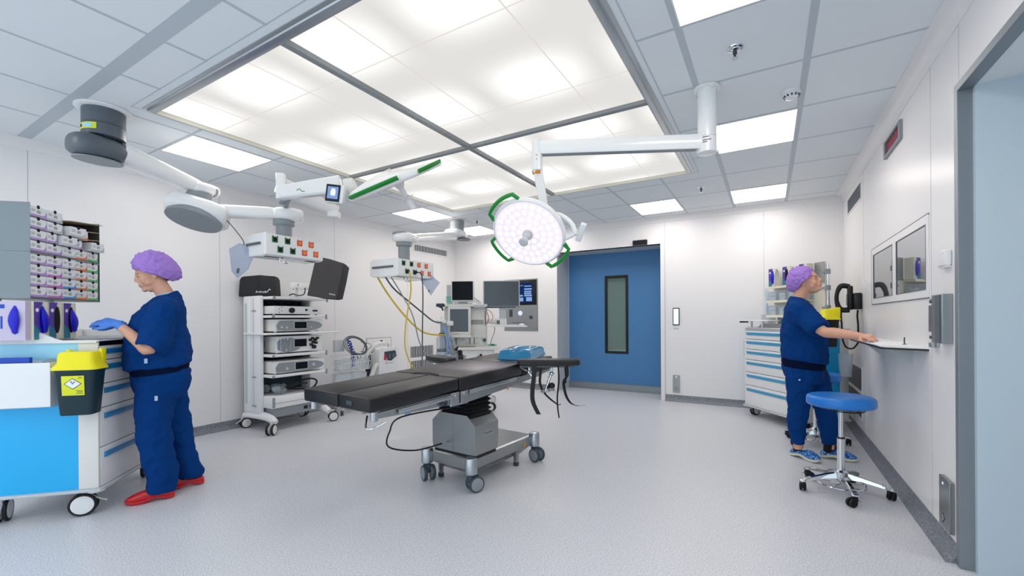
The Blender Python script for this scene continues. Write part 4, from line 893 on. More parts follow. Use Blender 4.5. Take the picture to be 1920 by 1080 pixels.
# pendant 2
O2 = Vector((-4.27, 5.52, 2.88)); OFF2 = Matrix.Translation(-O2); B0 = Vector((-4.27, 5.52, 0)); B1 = Vector((-3.83, 3.90, 0))
P_ = thing('ceiling_pendant', 'far ceiling pendant carrying gas hoses, left of the round surgical lamp', 'pendant', tuple(O2))
MB.__init__ = _withX(OFF2)
m = MB(); m.cyl((B0.x, B0.y, 2.865), (B0.x, B0.y, 2.878), .15, seg=36); m.build('ceiling_flange', 'white', P_)
m = MB(); m.lathe([(.115, 2.868), (.115, 2.78), (.112, 2.778), (.112, 2.775), (.115, 2.773), (.115, 2.69)], (B0.x, B0.y, 0), seg=40); m.build('collar', 'grey', P_)
yc = yawdir(B0, B1)
m = MB(); X = Matrix.Translation((B0.x, B0.y, 2.635)) @ rotz(yc); pod(m, X, .38, .16, .15)
arm_loft(m, (B0.x+.03, B0.y-.1, 2.61), (B1.x-.03, B1.y+.12, 2.30), .15, .12, .14, .12)
X = Matrix.Translation((B1.x, B1.y, 2.29)) @ rotz(yc+math.pi); pod(m, X, .34, .13, .13); m.build('arm', 'white_gloss', P_, sharp=60)
m = MB(); m.prism([(B0.x+.11+.10*math.cos(a), B0.y+.02+.13*math.sin(a)) for a in [2*math.pi*k/28 for k in range(28)]], 2.55, 2.57); m.build('shoulder_cover', 'grey_dark', P_, bevel=.003)
m = MB(); X = Matrix.Translation((B1.x-.01, B1.y-.04, 2.335)) @ rotz(yc+math.pi); pod(m, X, .22, .10, .06); m.build('elbow_cover', 'grey', P_)
m = MB(); m.cyl((B1.x, B1.y, 2.19), (B1.x, B1.y, 2.235), .095, seg=36); m.cyl((B1.x, B1.y, 1.98), (B1.x, B1.y, 2.2), .070, seg=36); m.build('drop_tube', 'grey', P_)
head_box(P_, 0, 0, 1.79, 1.995, -4.05, -3.60, 3.56, 4.18, 8, used=(4, 5)); MB.__init__ = _oldX
def cord(name, pts, r, mt, label, cat='hose', seg=8):
    m = MB(); m.tube(pts, r, smooth=7, seg=seg); o = m.build(name, mt); return tag(o, label, cat)
cord('gas_hose', [(-3.98, 3.62, 1.79), (-3.90, 3.70, 1.60), (-3.82, 3.85, 1.38), (-3.78, 4.10, 1.17), (-3.80, 4.35, 1.10), (-3.90, 4.75, 1.08)], .011, 'yellow_hose', 'thick yellow hose sagging from the far pendant to the anaesthesia machine')
cord('gas_hose', [(-3.85, 3.62, 1.79), (-3.80, 3.70, 1.66), (-3.72, 3.85, 1.52), (-3.72, 4.1, 1.38), (-3.80, 4.4, 1.27), (-3.95, 4.75, 1.25)], .009, 'slate', 'dark hose from the far pendant to the anaesthesia machine, above the yellow one')
cord('gas_hose', [(-3.80, 3.66, 1.79), (-3.72, 3.74, 1.60), (-3.66, 3.86, 1.35), (-3.72, 4.05, 1.0), (-3.70, 4.2, .80)], .007, 'grey_hose', 'thin grey hose hanging down between the yellow hose and the plug cord')
cord('power_cord', [(-3.565, 3.71, 1.85), (-3.55, 3.71, 1.80), (-3.55, 3.72, 1.62), (-3.56, 3.69, 1.45), (-3.58, 3.66, 1.2), (-3.60, 3.68, .95), (-3.58, 3.80, .72), (-3.55, 4.00, .66), (-3.60, 4.3, .72)], .008, 'yellow_hose', 'yellow and green cord with inline plug drooping behind the table', 'cord')
cord('power_cord', [(-3.555, 3.845, 1.85), (-3.53, 3.88, 1.82), (-3.53, 3.90, 1.60), (-3.54, 3.90, 1.2), (-3.54, 3.89, .8), (-3.55, 3.88, .55), (-3.6, 4.0, .3)], .007, 'slate', 'straight dark cord hanging from the rightmost plug of the far pendant', 'cord')
m = MB(); m.loft([[(x, y_, z) for x, z in ((-.12, .10), (.02, .14), (.14, .03), (.03, -.13))] for y_ in (0, .003)]); m.mi = 1; m.b2((-.0, -.002, -.09), (.015, 0, -.06)); o = m.build('blue_pouch', ['clear_blue', 'slate']); o.location = (-3.62, 4.10, 1.72); o.rotation_euler = (0, 0, R(35)); tag(o, 'pale blue card pouch hanging below the far pendant head', 'pouch')
# ---------------------------------------------------------------- surgical lamps
S1 = thing('surgical_lamp', 'round surgical lamp glowing with many white LEDs and green grips, centre', 'surgical lamp', (-.36, 3.264, 2.88)); OFF3 = Matrix.Translation((.36, -3.264, -2.88)); MB.__init__ = _withX(OFF3)
m = MB(); m.lathe([(.085, 2.878), (.085, 2.866), (.078, 2.862), (.061, 2.86), (.061, 2.56)], (-.36, 3.264, 0), seg=36)
for k in range(6): m.cyl((-.36+.073*math.cos(k+.3), 3.264+.073*math.sin(k+.3), 2.862), (-.36+.073*math.cos(k+.3), 3.264+.073*math.sin(k+.3), 2.852), .006, seg=8)
m.lathe([(.061, 2.56), (.063, 2.558), (.063, 2.43), (.05, 2.425)], (-.36, 3.264, 0), seg=36); m.build('ceiling_post', 'white_gloss', S1, sharp=40)
m = MB(); a0 = R(-150)
m.torus((-.36, 3.264, 2.535), .0625, .0012, seg=40); m.mi = 1
for k, z in enumerate((2.50, 2.52, 2.487)): rings = [[(-.36+.0638*math.cos(R(a)), 3.264+.0638*math.sin(R(a)), z_) for a in range(-110, -55-12*k, 5)]+[(-.36+.0628*math.cos(R(a)), 3.264+.0628*math.sin(R(a)), z_) for a in range(-60-12*k, -111, -5)] for z_ in (z, z+.006)]; m.loft(rings)
m.build('post_label', ['grey', 'grey_dark'], S1)
p0, p1 = Vector((-.36, 3.264, 2.505)), Vector((-1.412, 2.755, 2.508)); d = (p1-p0).normalized(); s = Vector((-d.y, d.x, 0))
m = MB(); rings = []
for t, w, h in ((.03, .045, .055), (.06, .035, .05), (.95, .032, .048), (1.0, .030, .045)):
    c = p0.lerp(p1, t); rings.append([c+s*(w*x)+Vector((0, 0, h*z)) for x, z in ((-.8, -1), (.8, -1), (1, -.8), (1, .8), (.8, 1), (-.8, 1), (-1, .8), (-1, -.8))])
m.loft(rings); m.mi = 1; rings = []
for t in (.06, .99): c = p0.lerp(p1, t); rings.append([c+s*(.026*x)+Vector((0, 0, -.0485+.0*t+z)) for x, z in ((-1, -.002), (1, -.002), (1, .001), (-1, .001))])
m.loft(rings); m.build('extension_arm', ['white_gloss', 'grey'], S1, bevel=.003)
m = MB(); m.cyl((-1.412, 2.755, 2.345), (-1.412, 2.755, 2.565), .040, .036, seg=32); m.build('arm_joint', 'white_gloss', S1, bevel=.006)
m = MB()
for z in (2.42, 2.45): m.cyl((-1.412+.038*math.cos(R(-70)), 2.755+.038*math.sin(R(-70)), z), (-1.412+.042*math.cos(R(-70)), 2.755+.042*math.sin(R(-70)), z), .004, seg=8)
m.b2((-1.44, 2.73, 2.325), (-1.385, 2.78, 2.348)); m.build('hinge_pin', 'amber', S1)
p0, p1 = Vector((-1.412, 2.760, 2.36)), Vector((-1.41, 2.90, 2.00)); d = (p1-p0).normalized(); s = Vector((.861, .509, 0)); u_ = d.cross(s)
m = MB(); m.loft([[p0+(p1-p0)*t+s*(w*x)+u_*(.03*y_) for x, y_ in ((-1, -.8), (-.8, -1), (.8, -1), (1, -.8), (1, .8), (.8, 1), (-.8, 1), (-1, .8))] for t, w in ((0, .034), (1, .028))]); m.build('spring_arm', 'white_gloss', S1, bevel=.002)
# lamp head: disc facing down and towards the viewer
hc = Vector((-1.47, 2.72, 1.90)); nrm = Vector((.074, -.757, -.648)).normalized()
HM = facing(nrm, hc, up=(0, 0, 1))
MB.__init__ = _withX(OFF3 @ HM)
RH = .262
m = MB(); m.lathe([(RH, .0), (RH+.008, -.008), (RH+.008, -.024), (RH-.02, -.045), (RH*.7, -.062), (RH*.3, -.07), (.001, -.072)], seg=64); m.lathe([(RH, 0), (RH-.004, .006), (RH-.012, .006), (RH-.013, .0)], seg=64); m.build('lamp_housing', 'white_gloss', S1, sharp=50)
m = MB(); m.lathe([(.001, .001), (RH-.012, .001), (RH-.012, -.001), (.001, -.001)], seg=48, caps=False); m.build('lens_plate', mat('lens_plate', 'd8ccd8', .3, emit=.55, emitcol='f3e8f2'), S1)
m = MB(); rnd = random.Random(2)
for r_, n in ((.065, 8), (.115, 14), (.165, 20), (.215, 27)):
    for k in range(n):
        a = 2*math.pi*(k+.5*(n % 2))/n+r_*7; m.cyl((r_*math.cos(a), r_*math.sin(a), .0012), (r_*math.cos(a), r_*math.sin(a), .0022), .0185, seg=12)
m.build('led_array', 'led_light', S1, sharp=0)
m = MB(); m.lathe([(.036, 0), (.036, .02), (.030, .024), (.026, .03), (.026, .055), (.020, .06), (.020, .085), (.032, .098), (.034, .112), (.028, .122), (.01, .124)], seg=28); m.build('handle', 'grey_light', S1)
def grip(a0, a1, k=1):
    m = MB(); n = 8; pts = [( (RH+.004)*math.cos(R(a0)), (RH+.004)*math.sin(R(a0)), -.012)]
    for i in range(n+1):
        a = R(a0+(a1-a0)*(.10+.80*i/n)); pts.append(((RH+.046)*math.cos(a), (RH+.046)*math.sin(a), -.005))
    pts.append(((RH+.004)*math.cos(R(a1)), (RH+.004)*math.sin(R(a1)), -.012)); m.tube(pts, [(.010, .013)]+[(.011, .014)]*(n+1)+[(.018, .014)], seg=10); m.build('grip', 'green', S1, bevel=.0)
grip(90, 150); grip(182, 228); grip(285, 335)
m = MB(); X = None
arc = [(-.02, -.0, -.10), (.10, .06, -.10), (.22, .08, -.085), (.31, .03, -.05), (.335, -.04, -.02)]
m.tube(arc, [(.03, .018)]*3+[(.026, .016)]*2, smooth=4); m.cyl((.335, -.04, -.02), (.262, -.07, -.02), .016); m.sph((-.02, 0, -.085), .045)
m.build('yoke', 'white_gloss', S1, sharp=60)
m = MB(); m.box((.375, -.035, -.02), (.04, .14, .035), rot=rotz(R(-28)), bev=.006); m.build('touch_module', 'white', S1)
MB.__init__ = _withX(OFF3)
m = MB(); q0 = HM @ Vector((-.02, 0, -.09)); m.tube([(-1.41, 2.90, 2.02), tuple(Vector((-1.41, 2.90, 2.02)).lerp(q0, .5)+Vector((0, .02, 0))), tuple(q0)], .028, smooth=3); m.sph((-1.41, 2.90, 2.01), .034); m.build('cardan_joint', 'white_gloss', S1)
MB.__init__ = _oldX
sp = bpy.data.lights.new('surgical_beam', 'SPOT'); sp.energy = 1100; sp.spot_size = R(30); sp.spot_blend = 1; sp.shadow_soft_size = .05; sp.color = (1, .96, .98)
so = bpy.data.objects.new('surgical_beam', sp); COL.objects.link(so); so.location = hc+nrm*.15; so.rotation_euler = (Vector((-2.08, 2.95, .93))-hc-nrm*.15).to_track_quat('-Z', 'Y').to_euler()
# second lamp, seen edge-on
S2 = thing('surgical_lamp', 'second surgical lamp seen edge-on, with touch screen and long green grips', 'surgical lamp', tuple(Vector((-3.605, 2.225, 2.450))))
OFF4 = Matrix.Translation(-Vector((-3.605, 2.225, 2.450))); MB.__init__ = _withX(OFF4)
def bar(m, p, q, w, h0, h1=None, up=Vector((0, 0, 1))):
    h1 = h1 or h0; d = (q-p).normalized(); s = d.cross(up).normalized(); u = s.cross(d)
    m.loft([[c+s*(w*x)+u*(h*z) for x, z in ((-1, -.75), (-.7, -1), (.7, -1), (1, -.75), (1, .75), (.7, 1), (-.7, 1), (-1, .75))] for c, h in ((p, h0), (q, h1))])
m = MB(); bar(m, Vector((-3.645, 2.202, 2.473)), Vector((-3.544, 2.726, 2.335)), .035, .075, .045); bar(m, Vector((-3.566, 2.655, 2.293)), Vector((-3.484, 2.703, 2.287)), .04, .03); m.build('bracket_arm', 'white', S2, bevel=.003)
m = MB(); bar(m, Vector((-3.569, 2.188, 2.325)), Vector((-3.568, 2.189, 2.543)), .04, .035); bar(m, Vector((-3.562, 2.170, 2.374)), Vector((-3.169, 2.483, 2.465)), .045, .055, .075); m.build('yoke_beam', 'white_gloss', S2, bevel=.006)
m = MB(); m.tube([Vector((-3.381, 2.207, 2.378)), Vector((-3.358, 2.220, 2.391)), Vector((-3.347, 2.227, 2.373)), Vector((-3.324, 2.241, 2.369))], .003, smooth=3); m.build('green_mark', 'green', S2)
c = Vector((-3.100, 2.350, 2.348)); CR = Matrix.Rotation(R(30.58), 4, 'Z')
m = MB(); m.X = OFF4 @ Matrix.Translation(c) @ CR @ Matrix.Rotation(R(7), 4, 'Y'); m.b2((-.068, 0, -.078), (.085, .06, .078), bev=.01); m.mi = 1; m.b2((-.062, -.004, -.070), (.055, .001, .070)); m.mi = 2; m.b2((-.048, -.0052, -.048), (.040, -.003, .052)); m.mi = 3; m.prism([(-.02, -.02), (.016, -.022), (.02, .01), (.012, .036), (-.014, .036), (-.022, .01)], -.0062, -.005, 'y'); m.mi = 1; m.b2((-.002, -.0066, .005), (.0, -.006, .012))
m.build('touch_screen', ['white', 'black', mat('ui_slate', '6d86b5', .3, emit=.35, emitcol='8aa6dc'), mat('ui_pale', 'd6e2f4', .3, emit=.5, emitcol='dfe9fa')], S2)
m = MB(); m.cyl(Vector((-3.105, 2.486, 2.428)), Vector((-3.042, 2.523, 2.455)), .075, .06, seg=28); m.build('swivel', 'offwhite', S2, bevel=.006)
# lens-shaped head, axis nearly vertical so that the rim is seen on edge
ca, cb = Vector((-3.086, 2.497, 2.337)), Vector((-2.404, 2.900, 2.642)); c = (ca+cb)/2; ex = (cb-ca).normalized(); vd = Vector((-0.7395, 0.7245, 0.3198)); vd.normalize(); nz = ex.cross(vd).normalized(); nz = (nz if nz.z > 0 else -nz); ey = nz.cross(ex)
HM2 = Matrix((ex, ey, nz)).transposed().to_4x4(); HM2.translation = c; R2 = (cb-ca).length/2
MB.__init__ = _withX(OFF4 @ HM2)
m = MB(); prof = [(.001, .055), (.12, .05), (.25, .038), (R2-.03, .022), (R2, .004), (R2, -.014), (R2-.02, -.026), (.001, -.030)]
rings = [[(r_*math.cos(a), r_*.80*math.sin(a), z*(1.45-.45*math.cos(a) if z > 0 else 1.25-.25*math.cos(a))) for a in [2*math.pi*k/48 for k in range(48)]] for r_, z in prof]
m.loft(rings); m.build('lamp_housing', 'white_gloss', S2, sharp=50)
for a0, a1 in ((212, 279), (302, 340)):
    m = MB(); n = 10; pts = []
    for i in range(n+1): a = R(a0+(a1-a0)*i/n); pts.append(((R2+.015)*math.cos(a), (R2*.80+.018)*math.sin(a), .0+.012*i/n))
    m.tube(pts, [(.012, .020)]*(n+1), seg=10); m.build('grip', 'green', S2)
m = MB(); m.cyl((.02, -.03, -.03), (.02, -.03, -.075), .05, .03, seg=24); m.cyl((.02, -.03, -.07), (.03, -.03, -.165), .026, .02, seg=20); m.build('camera_handle', 'white', S2, bevel=.004)
m = MB(); m.cyl((.03, -.03, -.165), (.031, -.03, -.172), .065, seg=24); m.cyl((.031, -.03, -.17), (.05, -.03, -.27), .024, .026, seg=20); m.build('sterile_grip', 'white', S2, bevel=.002)
MB.__init__ = _withX(OFF4)
m = MB(); bar(m, Vector((-3.702, 2.284, 2.348)), Vector((-3.557, 2.242, 2.373)), .035, .03); m.tube([(-3.62, 2.30, 2.405), (-3.80, 2.38, 2.385), (-3.93, 2.45, 2.355)], .028, smooth=2); m.build('link', 'grey', S2); MB.__init__ = _oldX
# ---------------------------------------------------------------- anaesthesia machine (local -Y faces the room)
AN = thing('anaesthesia_machine', 'white anaesthesia machine with two screens and breathing canister behind the table', 'anaesthesia machine', (-3.81, 5.19, 0), R(30.6)); an = AN
MB.__init__ = _oldX
m = MB(); m.b2((-.26, -.12, .12), (.26, .30, .68), bev=.02); m.b2((-.36, -.02, .86), (.26, .28, 1.47), bev=.02); m.b2((-.30, .05, .60), (.24, .28, .9)); m.build('cabinet', 'offwhite', an)
m = MB(); m.b2((-.32, -.22, .09), (.34, .30, .14), bev=.02); m.build('base', 'grey_light', an)
for x, y, a in ((.32, -.26, -25), (-.30, -.20, 200), (.30, .28, 40), (-.30, .28, 150)): caster(an, x, y, R(a), r=.058, top=.12, disc='offwhite')
m = MB(); m.prism([(-.12, .865), (.44, .865), (.47, .885), (.47, .905), (-.12, .895)], -.34, .06, 'y'); m.b2((-.06, -.30, .68), (.38, .05, .865), bev=.012); m.mi = 1; m.b2((-.09, -.31, .896), (.40, .03, .899)); m.build('worktop_drawer', ['offwhite', 'cardboard'], an, bevel=.004)
for x, z in ((.20, .79), (.165, .765)): m = MB(); m.cyl((x, -.30, z), (x, -.325, z), .018 if z > .78 else .014, seg=14); m.build('lock', 'black', an)
m = MB(); m.b2((-.30, -.04, .90), (.24, .0, 1.05), bev=.005); m.build('gauge_panel', 'offwhite', an)
for x in (-.18, .02, .085):
    m = MB(); m.b2((x-.012, -.044, .925), (x+.012, -.038, 1.03)); m.build('flow_meter', 'grey', an)
for x, z in ((-.245, .97), (-.08, .99), (.135, 1.02), (.135, .95), (.20, 1.02), (-.03, .94)): m = MB(); m.cyl((x, -.04, z), (x, -.055, z), .016, seg=14); m.mi = 1; m.cyl((x, -.055, z), (x, -.058, z), .011, seg=14); m.build('gauge', ['grey', 'white'], an)
m = MB(); m.cyl((.235, -.04, .985), (.235, -.09, .985), .026, .020, seg=16); m.build('flow_knob', 'slate', an)
m = MB(); m.b2((-.38, -.10, 1.475), (.28, .26, 1.512), bev=.01); m.build('top_shelf', 'offwhite', an)
m = MB(); m.b2((-.285, -.16, 1.045), (.045, -.10, 1.475), bev=.012); m.mi = 1; m.b2((-.25, -.1625, 1.115), (.01, -.159, 1.44)); m.mi = 2; m.b2((-.20, -.163, 1.075), (-.12, -.159, 1.085)); m.mi = 0; m.b2((-.29, -.17, 1.03), (.05, -.10, 1.06), bev=.006); m.build('ventilator_screen', ['offwhite', 'screen_grey', 'amber'], an, bevel=.002)
m = MB(); m.b2((-.255, -.02, 1.545), (.085, .05, 1.865), bev=.012); m.mi = 1; m.b2((-.238, -.0225, 1.575), (.068, -.019, 1.85)); m.mi = 2; m.b2((-.23, -.024, 1.553), (-.20, -.02, 1.558)); m.build('patient_monitor', ['white', 'screen_black', 'grey'], an, bevel=.002)
m = MB(); m.b2((-.15, .0, 1.512), (-.02, .08, 1.56)); m.b2((-.21, -.09, 1.513), (.06, .03, 1.523)); m.mi = 1; m.b2((-.20, -.085, 1.523), (.05, -.02, 1.528)); m.build('monitor_stand', ['grey_light', 'black'], an)
m = MB(); m.b2((-.32, .0, 1.512), (-.245, .12, 1.80)); m.mi = 1
for k in range(4): m.b2((-.33, -.012, 1.53+.028*k), (-.26, .0, 1.548+.028*k))
m.build('module_rack', ['grey_light', 'mint'], an)
m = MB(); m.box((.13, -.04, 1.55), (.12, .09, .05), rot=Matrix.Rotation(R(35), 4, 'Y'), bev=.004); m.mi = 1; m.box((.135, -.045, 1.575), (.10, .08, .006), rot=Matrix.Rotation(R(35), 4, 'Y')); m.build('angled_display', ['offwhite', 'black'], an)
m = MB(); m.b2((.08, -.12, 1.46), (.26, .02, 1.50), bev=.01)
for k in range(3): m.cyl((.11+.05*k, -.13, 1.48), (.11+.05*k, -.12, 1.48), .012, seg=12)
m.build('module_bar', 'grey_light', an)
m = MB(); m.box((-.40, -.10, 1.50), (.12, .07, .05), rot=rotz(.3), bev=.012); m.tube([(-.45, -.10, 1.50), (-.37, -.12, 1.46), (-.36, -.12, 1.42)], .014); m.build('clip_holder', 'slate', an)
# absorber block, canister, hoses
m = MB(); m.b2((-.40, -.26, .70), (-.10, -.05, .80), bev=.02); m.mi = 1; m.b2((-.44, -.24, 1.23), (-.30, -.10, 1.29), bev=.02); m.b2((-.30, -.20, 1.20), (-.20, -.08, 1.27), bev=.015); m.cyl((-.37, -.17, 1.26), (-.37, -.17, 1.33), .022); m.mi = 0; m.cyl((-.36, -.17, .78), (-.36, -.17, .83), .095); m.b2((-.40, -.12, .78), (-.34, -.06, 1.25)); m.build('absorber_block', ['grey_light', 'white'], an, bevel=.003)
m = MB(); m.lathe([(.085, .83), (.085, 1.02), (.07, 1.05), (.03, 1.07), (.028, 1.23)], (-.36, -.17, 0), seg=28, caps=False); m.build('bellows_canister', 'clear', an)
m = MB(); m.cyl((-.36, -.17, .832), (-.36, -.17, .87), .078); m.cyl((-.36, -.17, 1.07), (-.36, -.17, 1.10), .05); m.build('bellows', 'slate', an)
def hose(pts, r, mt, n='breathing_hose'):
    m = MB(); P = []; pts = [Vector(p) for p in pts]; N_ = len(pts)
    for i in range(N_-1):
        a, b, c, d = pts[max(i-1, 0)], pts[i], pts[i+1], pts[min(i+2, N_-1)]
        for k in range(12): t = k/12; P.append(.5*((2*b)+(c-a)*t+(2*a-5*b+4*c-d)*t*t+(3*b-a-3*c+d)*t**3))
    m.tube(P, [r if i % 2 else r*.85 for i in range(len(P))], seg=10); m.build(n, mt, an, sharp=60)
hose([(-.29, -.24, .79), (-.27, -.28, .95), (-.30, -.26, 1.10), (-.34, -.24, 1.22)], .016, 'light_blue'); hose([(-.33, -.24, 1.22), (-.26, -.27, 1.05), (-.22, -.28, .88), (-.18, -.24, .76)], .017, 'clear_blue'); hose([(-.30, -.22, 1.2), (-.20, -.24, 1.0), (-.14, -.25, .84), (-.12, -.24, .72)], .015, 'clear')
m = MB(); rnd = random.Random(6)
for k in range(12): m.sph((-.30+rnd.uniform(-.14, .22), -.28+rnd.uniform(-.03, .03), .72+rnd.uniform(-.05, .07)), rnd.uniform(.018, .035), (1, .8, .9), 10)
m.build('valve_cluster', 'clear_blue', an)
m = MB(); m.sph((-.10, -.28, .83), .03, (1, .7, 1)); m.b2((-.12, -.30, .72), (.0, -.24, .80), bev=.01); m.cyl((-.16, -.28, .86), (-.12, -.3, .90), .018); m.build('vaporiser_grip', 'black', an, bevel=.004)
m = MB(); m.b2((-.10, -.29, .60), (-.05, -.24, .70)); m.cyl((-.02, -.26, .62), (-.02, -.26, .84), .035); m.build('vaporiser', 'grey_light', an, bevel=.003)
# box of green gauze and the arms to the right
m = MB(); m.b2((.0, .0, 0), (.13, .07, .028), bev=.006); m.mi = 1; m.b2((.04, -.001, .01), (.10, .03, .03)); o = m.build('swab_box', ['mint', 'socket_green']); o.location = AN.location+Vector((.28, .08, .900)); o.rotation_euler[2] = R(30.6); tag(o, 'small mint green box on the worktop of the anaesthesia machine', 'box')
m = MB(); m.tube([(.25, -.02, 1.46), (.28, -.04, 1.38), (.30, -.02, 1.30), (.27, -.05, 1.22)], .005, smooth=4); m.tube([(.26, -.04, 1.44), (.33, -.05, 1.40), (.36, -.04, 1.32), (.335, -.04, 1.27)], .004, smooth=4); m.mi = 1; m.cyl((.25, -.04, 1.20), (.25, -.04, 1.42), .005, seg=8); m.build('hanging_leads', ['lips', 'black'], an)
m = MB(); m.cyl((.22, .02, 1.27), (.52, .02, 1.245), .035, seg=20); m.b2((.02, -.02, 1.20), (.24, .06, 1.30), bev=.015); m.b2((.40, -.02, 1.195), (.56, .06, 1.30), bev=.01); m.mi = 1; m.b2((.415, -.0215, 1.22), (.46, -.019, 1.275)); m.build('side_arm', ['offwhite', 'grey_dark'], an)
m = MB(); m.b2((.30, -.14, 1.178), (.86, .08, 1.195), bev=.006); m.b2((.34, -.12, 1.195), (.72, .04, 1.21), bev=.004); m.build('keyboard_tray', 'white', an)
m = MB(); m.sph((.78, -.05, 1.205), .035, (1.3, 1, .7)); m.build('mouse', 'white', an)
m = MB(); m.b2((.45, .02, 1.29), (.55, .08, 1.47), bev=.006); m.b2((.215, -.015, 1.455), (.755, .045, 1.86), bev=.01); m.mi = 1; m.b2((.232, -.018, 1.485), (.742, -.013, 1.848)); m.mi = 2; m.b2((.215, -.019, 1.458), (.75, -.012, 1.478)); m.mi = 3; m.b2((.70, -.0195, 1.464), (.735, -.018, 1.471)); m.build('side_monitor', ['grey_light', 'screen_grey', 'slate', 'paper'], an, bevel=.002)
m = MB(); m.tube([(.385, -.03, 1.19), (.38, -.04, 1.10), (.34, -.04, 1.0), (.32, -.02, .90)], .004, smooth=5); m.build('data_cable', 'black', an)
# ---------------------------------------------------------------- stand with wire basket and warm-air unit
ST = thing('basket_stand', 'mobile white wire basket stand with coiled cables behind the table foot', 'stand', (-5.05, 4.12, 0))
m = MB(); m.cyl((-.02, 0, .10), (-.02, 0, .98), .012); m.mi = 0
for a in range(0, 360, 72): m.tube([(-.02, 0, .12), (-.02+.22*math.cos(R(a)), .22*math.sin(R(a)), .085)], .012)
m.build('pole', 'chrome', ST)
for a in range(0, 360, 72): caster(ST, -.02+.22*math.cos(R(a)), .22*math.sin(R(a)), R(a+30), r=.032, w=.014, gap=.008, top=.085, disc='grey_light')
m = MB(); y0, y1, x0, x1 = -.27, .27, -.12, .12
for z, e in ((.80, 0), (.70, .02), (.59, .04)):
    m.tube([(x0+e, y0+e, z), (x1-e, y0+e, z), (x1-e, y1-e, z), (x0+e, y1-e, z), (x0+e, y0+e, z)], .004)
for k in range(14): y = y0+.02+k*.0385; m.tube([(x1, y, .80), (x1-.04, y*.93, .59)], .0022); m.tube([(x0, y, .80), (x0+.04, y*.93, .59)], .0022); m.tube([(x0+.04, y*.93, .59), (x1-.04, y*.93, .59)], .0022)
for k in range(6): x = x0+.03+k*.036; m.tube([(x, y0, .80), (x, y0+.04, .59)], .0022); m.tube([(x, y1, .80), (x, y1-.04, .59)], .0022)
m.build('wire_basket', 'white', ST)
m = MB(); m.b2((-.10, -.23, .60), (.09, .23, .745), bev=.01); m.b2((-.10, -.26, .36), (.10, .18, .56), bev=.02); m.build('basket_liner', 'clear', ST)
m = MB(); m.b2((-.06, -.27, .86), (-.02, -.11, 1.02), bev=.006); m.build('junction_box', 'grey_light', ST)
m = MB(); pts = []
for k in range(90): a = k*.75; r_ = .028; t_ = k/89; pts.append((.02+r_*math.cos(a)*.6, -.10+.10*t_*0+.10*math.sin(t_*2.2)+r_*math.sin(a), 1.04-.40*t_))
m.tube(pts, .008, seg=6); o = m.build('coiled_blue_lead', 'cable_blue'); o.location = ST.location; tag(o, 'curly bright blue lead hanging in the basket of the stand', 'cable')
m = MB(); rnd = random.Random(3)
for j in range(3):
    pts = [(.05+.01*j, -.03+(.20-.02*j)*math.cos(a)+.05, .93+(.13-.012*j)*math.sin(a)-.05*math.cos(a)) for a in [2*math.pi*k/26 for k in range(26)]]; m.tube(pts+[pts[0]], .007, seg=6)
m.tube([(.05, .12, 1.0), (.06, .17, .95), (.05, .14, .84), (.05, .10, .75)], .006, smooth=5); m.tube([(.06, .10, .98), (.07, .28, .93), (.06, .20, .85), (.05, .10, .84)], .004, smooth=5); m.tube([(.04, .0, .86), (.05, .04, .78), (.05, .07, .74)], .008, smooth=4)
o = m.build('coiled_cable', 'grey_dark'); o.location = ST.location; tag(o, 'dark grey cable coiled in loops over the white wire basket', 'cable')
UN = thing('warm_air_unit', 'white warm air blower with dark control panel and cream hose by the left wall', 'warm air unit', (-5.12, 4.74, .0))
m = MB(); m.loft([[(-.10, y0_*1.0, z), (.10, y0_*1.0, z), (.12, y0_*.98, z), (.12, y1_*.98, z), (.10, y1_, z), (-.10, y1_, z)] for z, y0_, y1_ in ((.36, -.17, .21), (.50, -.175, .215), (.80, -.18, .215), (.85, -.17, .21), (.865, -.15, .19))]); m.build('housing', 'white_gloss', UN, sharp=40)
m = MB(); m.prism([(-.085, .69), (-.07, .81), (.15, .82), (.175, .73), (.06, .665)], .119, .124, 'x'); m.mi = 1; m.prism([(-.085, .69), (-.075, .775), (-.045, .765), (-.03, .685)], .1235, .1255, 'x'); m.mi = 2
for y in (.02, .09, .13):
    for z in (.71, .735, .76): m.b2((.124, y, z), (.1252, y+.022, z+.006))
m.cyl((.124, -.03, .70), (.128, -.03, .70), .010, seg=12); m.build('control_panel', ['slate', 'red_led', 'grey_light'], UN, bevel=.001)
text('unit_lettering', 'mistral-air', .025, facing((1, 0, 0), (.1206, .06, .635)), 'grey', UN); m = MB(); m.torus((.121, -.03, .635), .014, .003, (1, 0, 0), seg=18); m.build('logo_ring', 'amber', UN)
m = MB(); m.b2((-.14, -.21, .36), (-.06, -.175, .84)); m.build('side_bracket', mat('plum', '2a1c30', .5), UN)
def ribbed(o_, pts, r):
    m = MB(); P = []; pts = [Vector(p) for p in pts]; N_ = len(pts)
    for i in range(N_-1):
        a, b, c, d = pts[max(i-1, 0)], pts[i], pts[i+1], pts[min(i+2, N_-1)]
        for k in range(10): t = k/10; P.append(.5*((2*b)+(c-a)*t+(2*a-5*b+4*c-d)*t*t+(3*b-a-3*c+d)*t**3))
    m.tube(P, [r if i % 2 else r*.92 for i in range(len(P))], seg=16); m.build('air_hose', 'offwhite', o_, sharp=60)
ribbed(UN, [(-.02, -.30, .72), (-.02, -.26, .80), (-.01, -.16, .90), (0, -.02, .935), (.0, .04, .93)], .035); ribbed(UN, [(.05, -.14, .62), (.08, -.19, .63), (.09, -.26, .54), (.09, -.32, .40), (.06, -.36, .25)], .036)
m = MB(); m.cyl((-.0, -.02, .96), (.0, -.02, .98), .02); m.tube([(0, -.25, .80), (.02, -.29, .70), (.02, -.30, .60)], .008, smooth=3); m.build('hose_clip', 'black', UN)
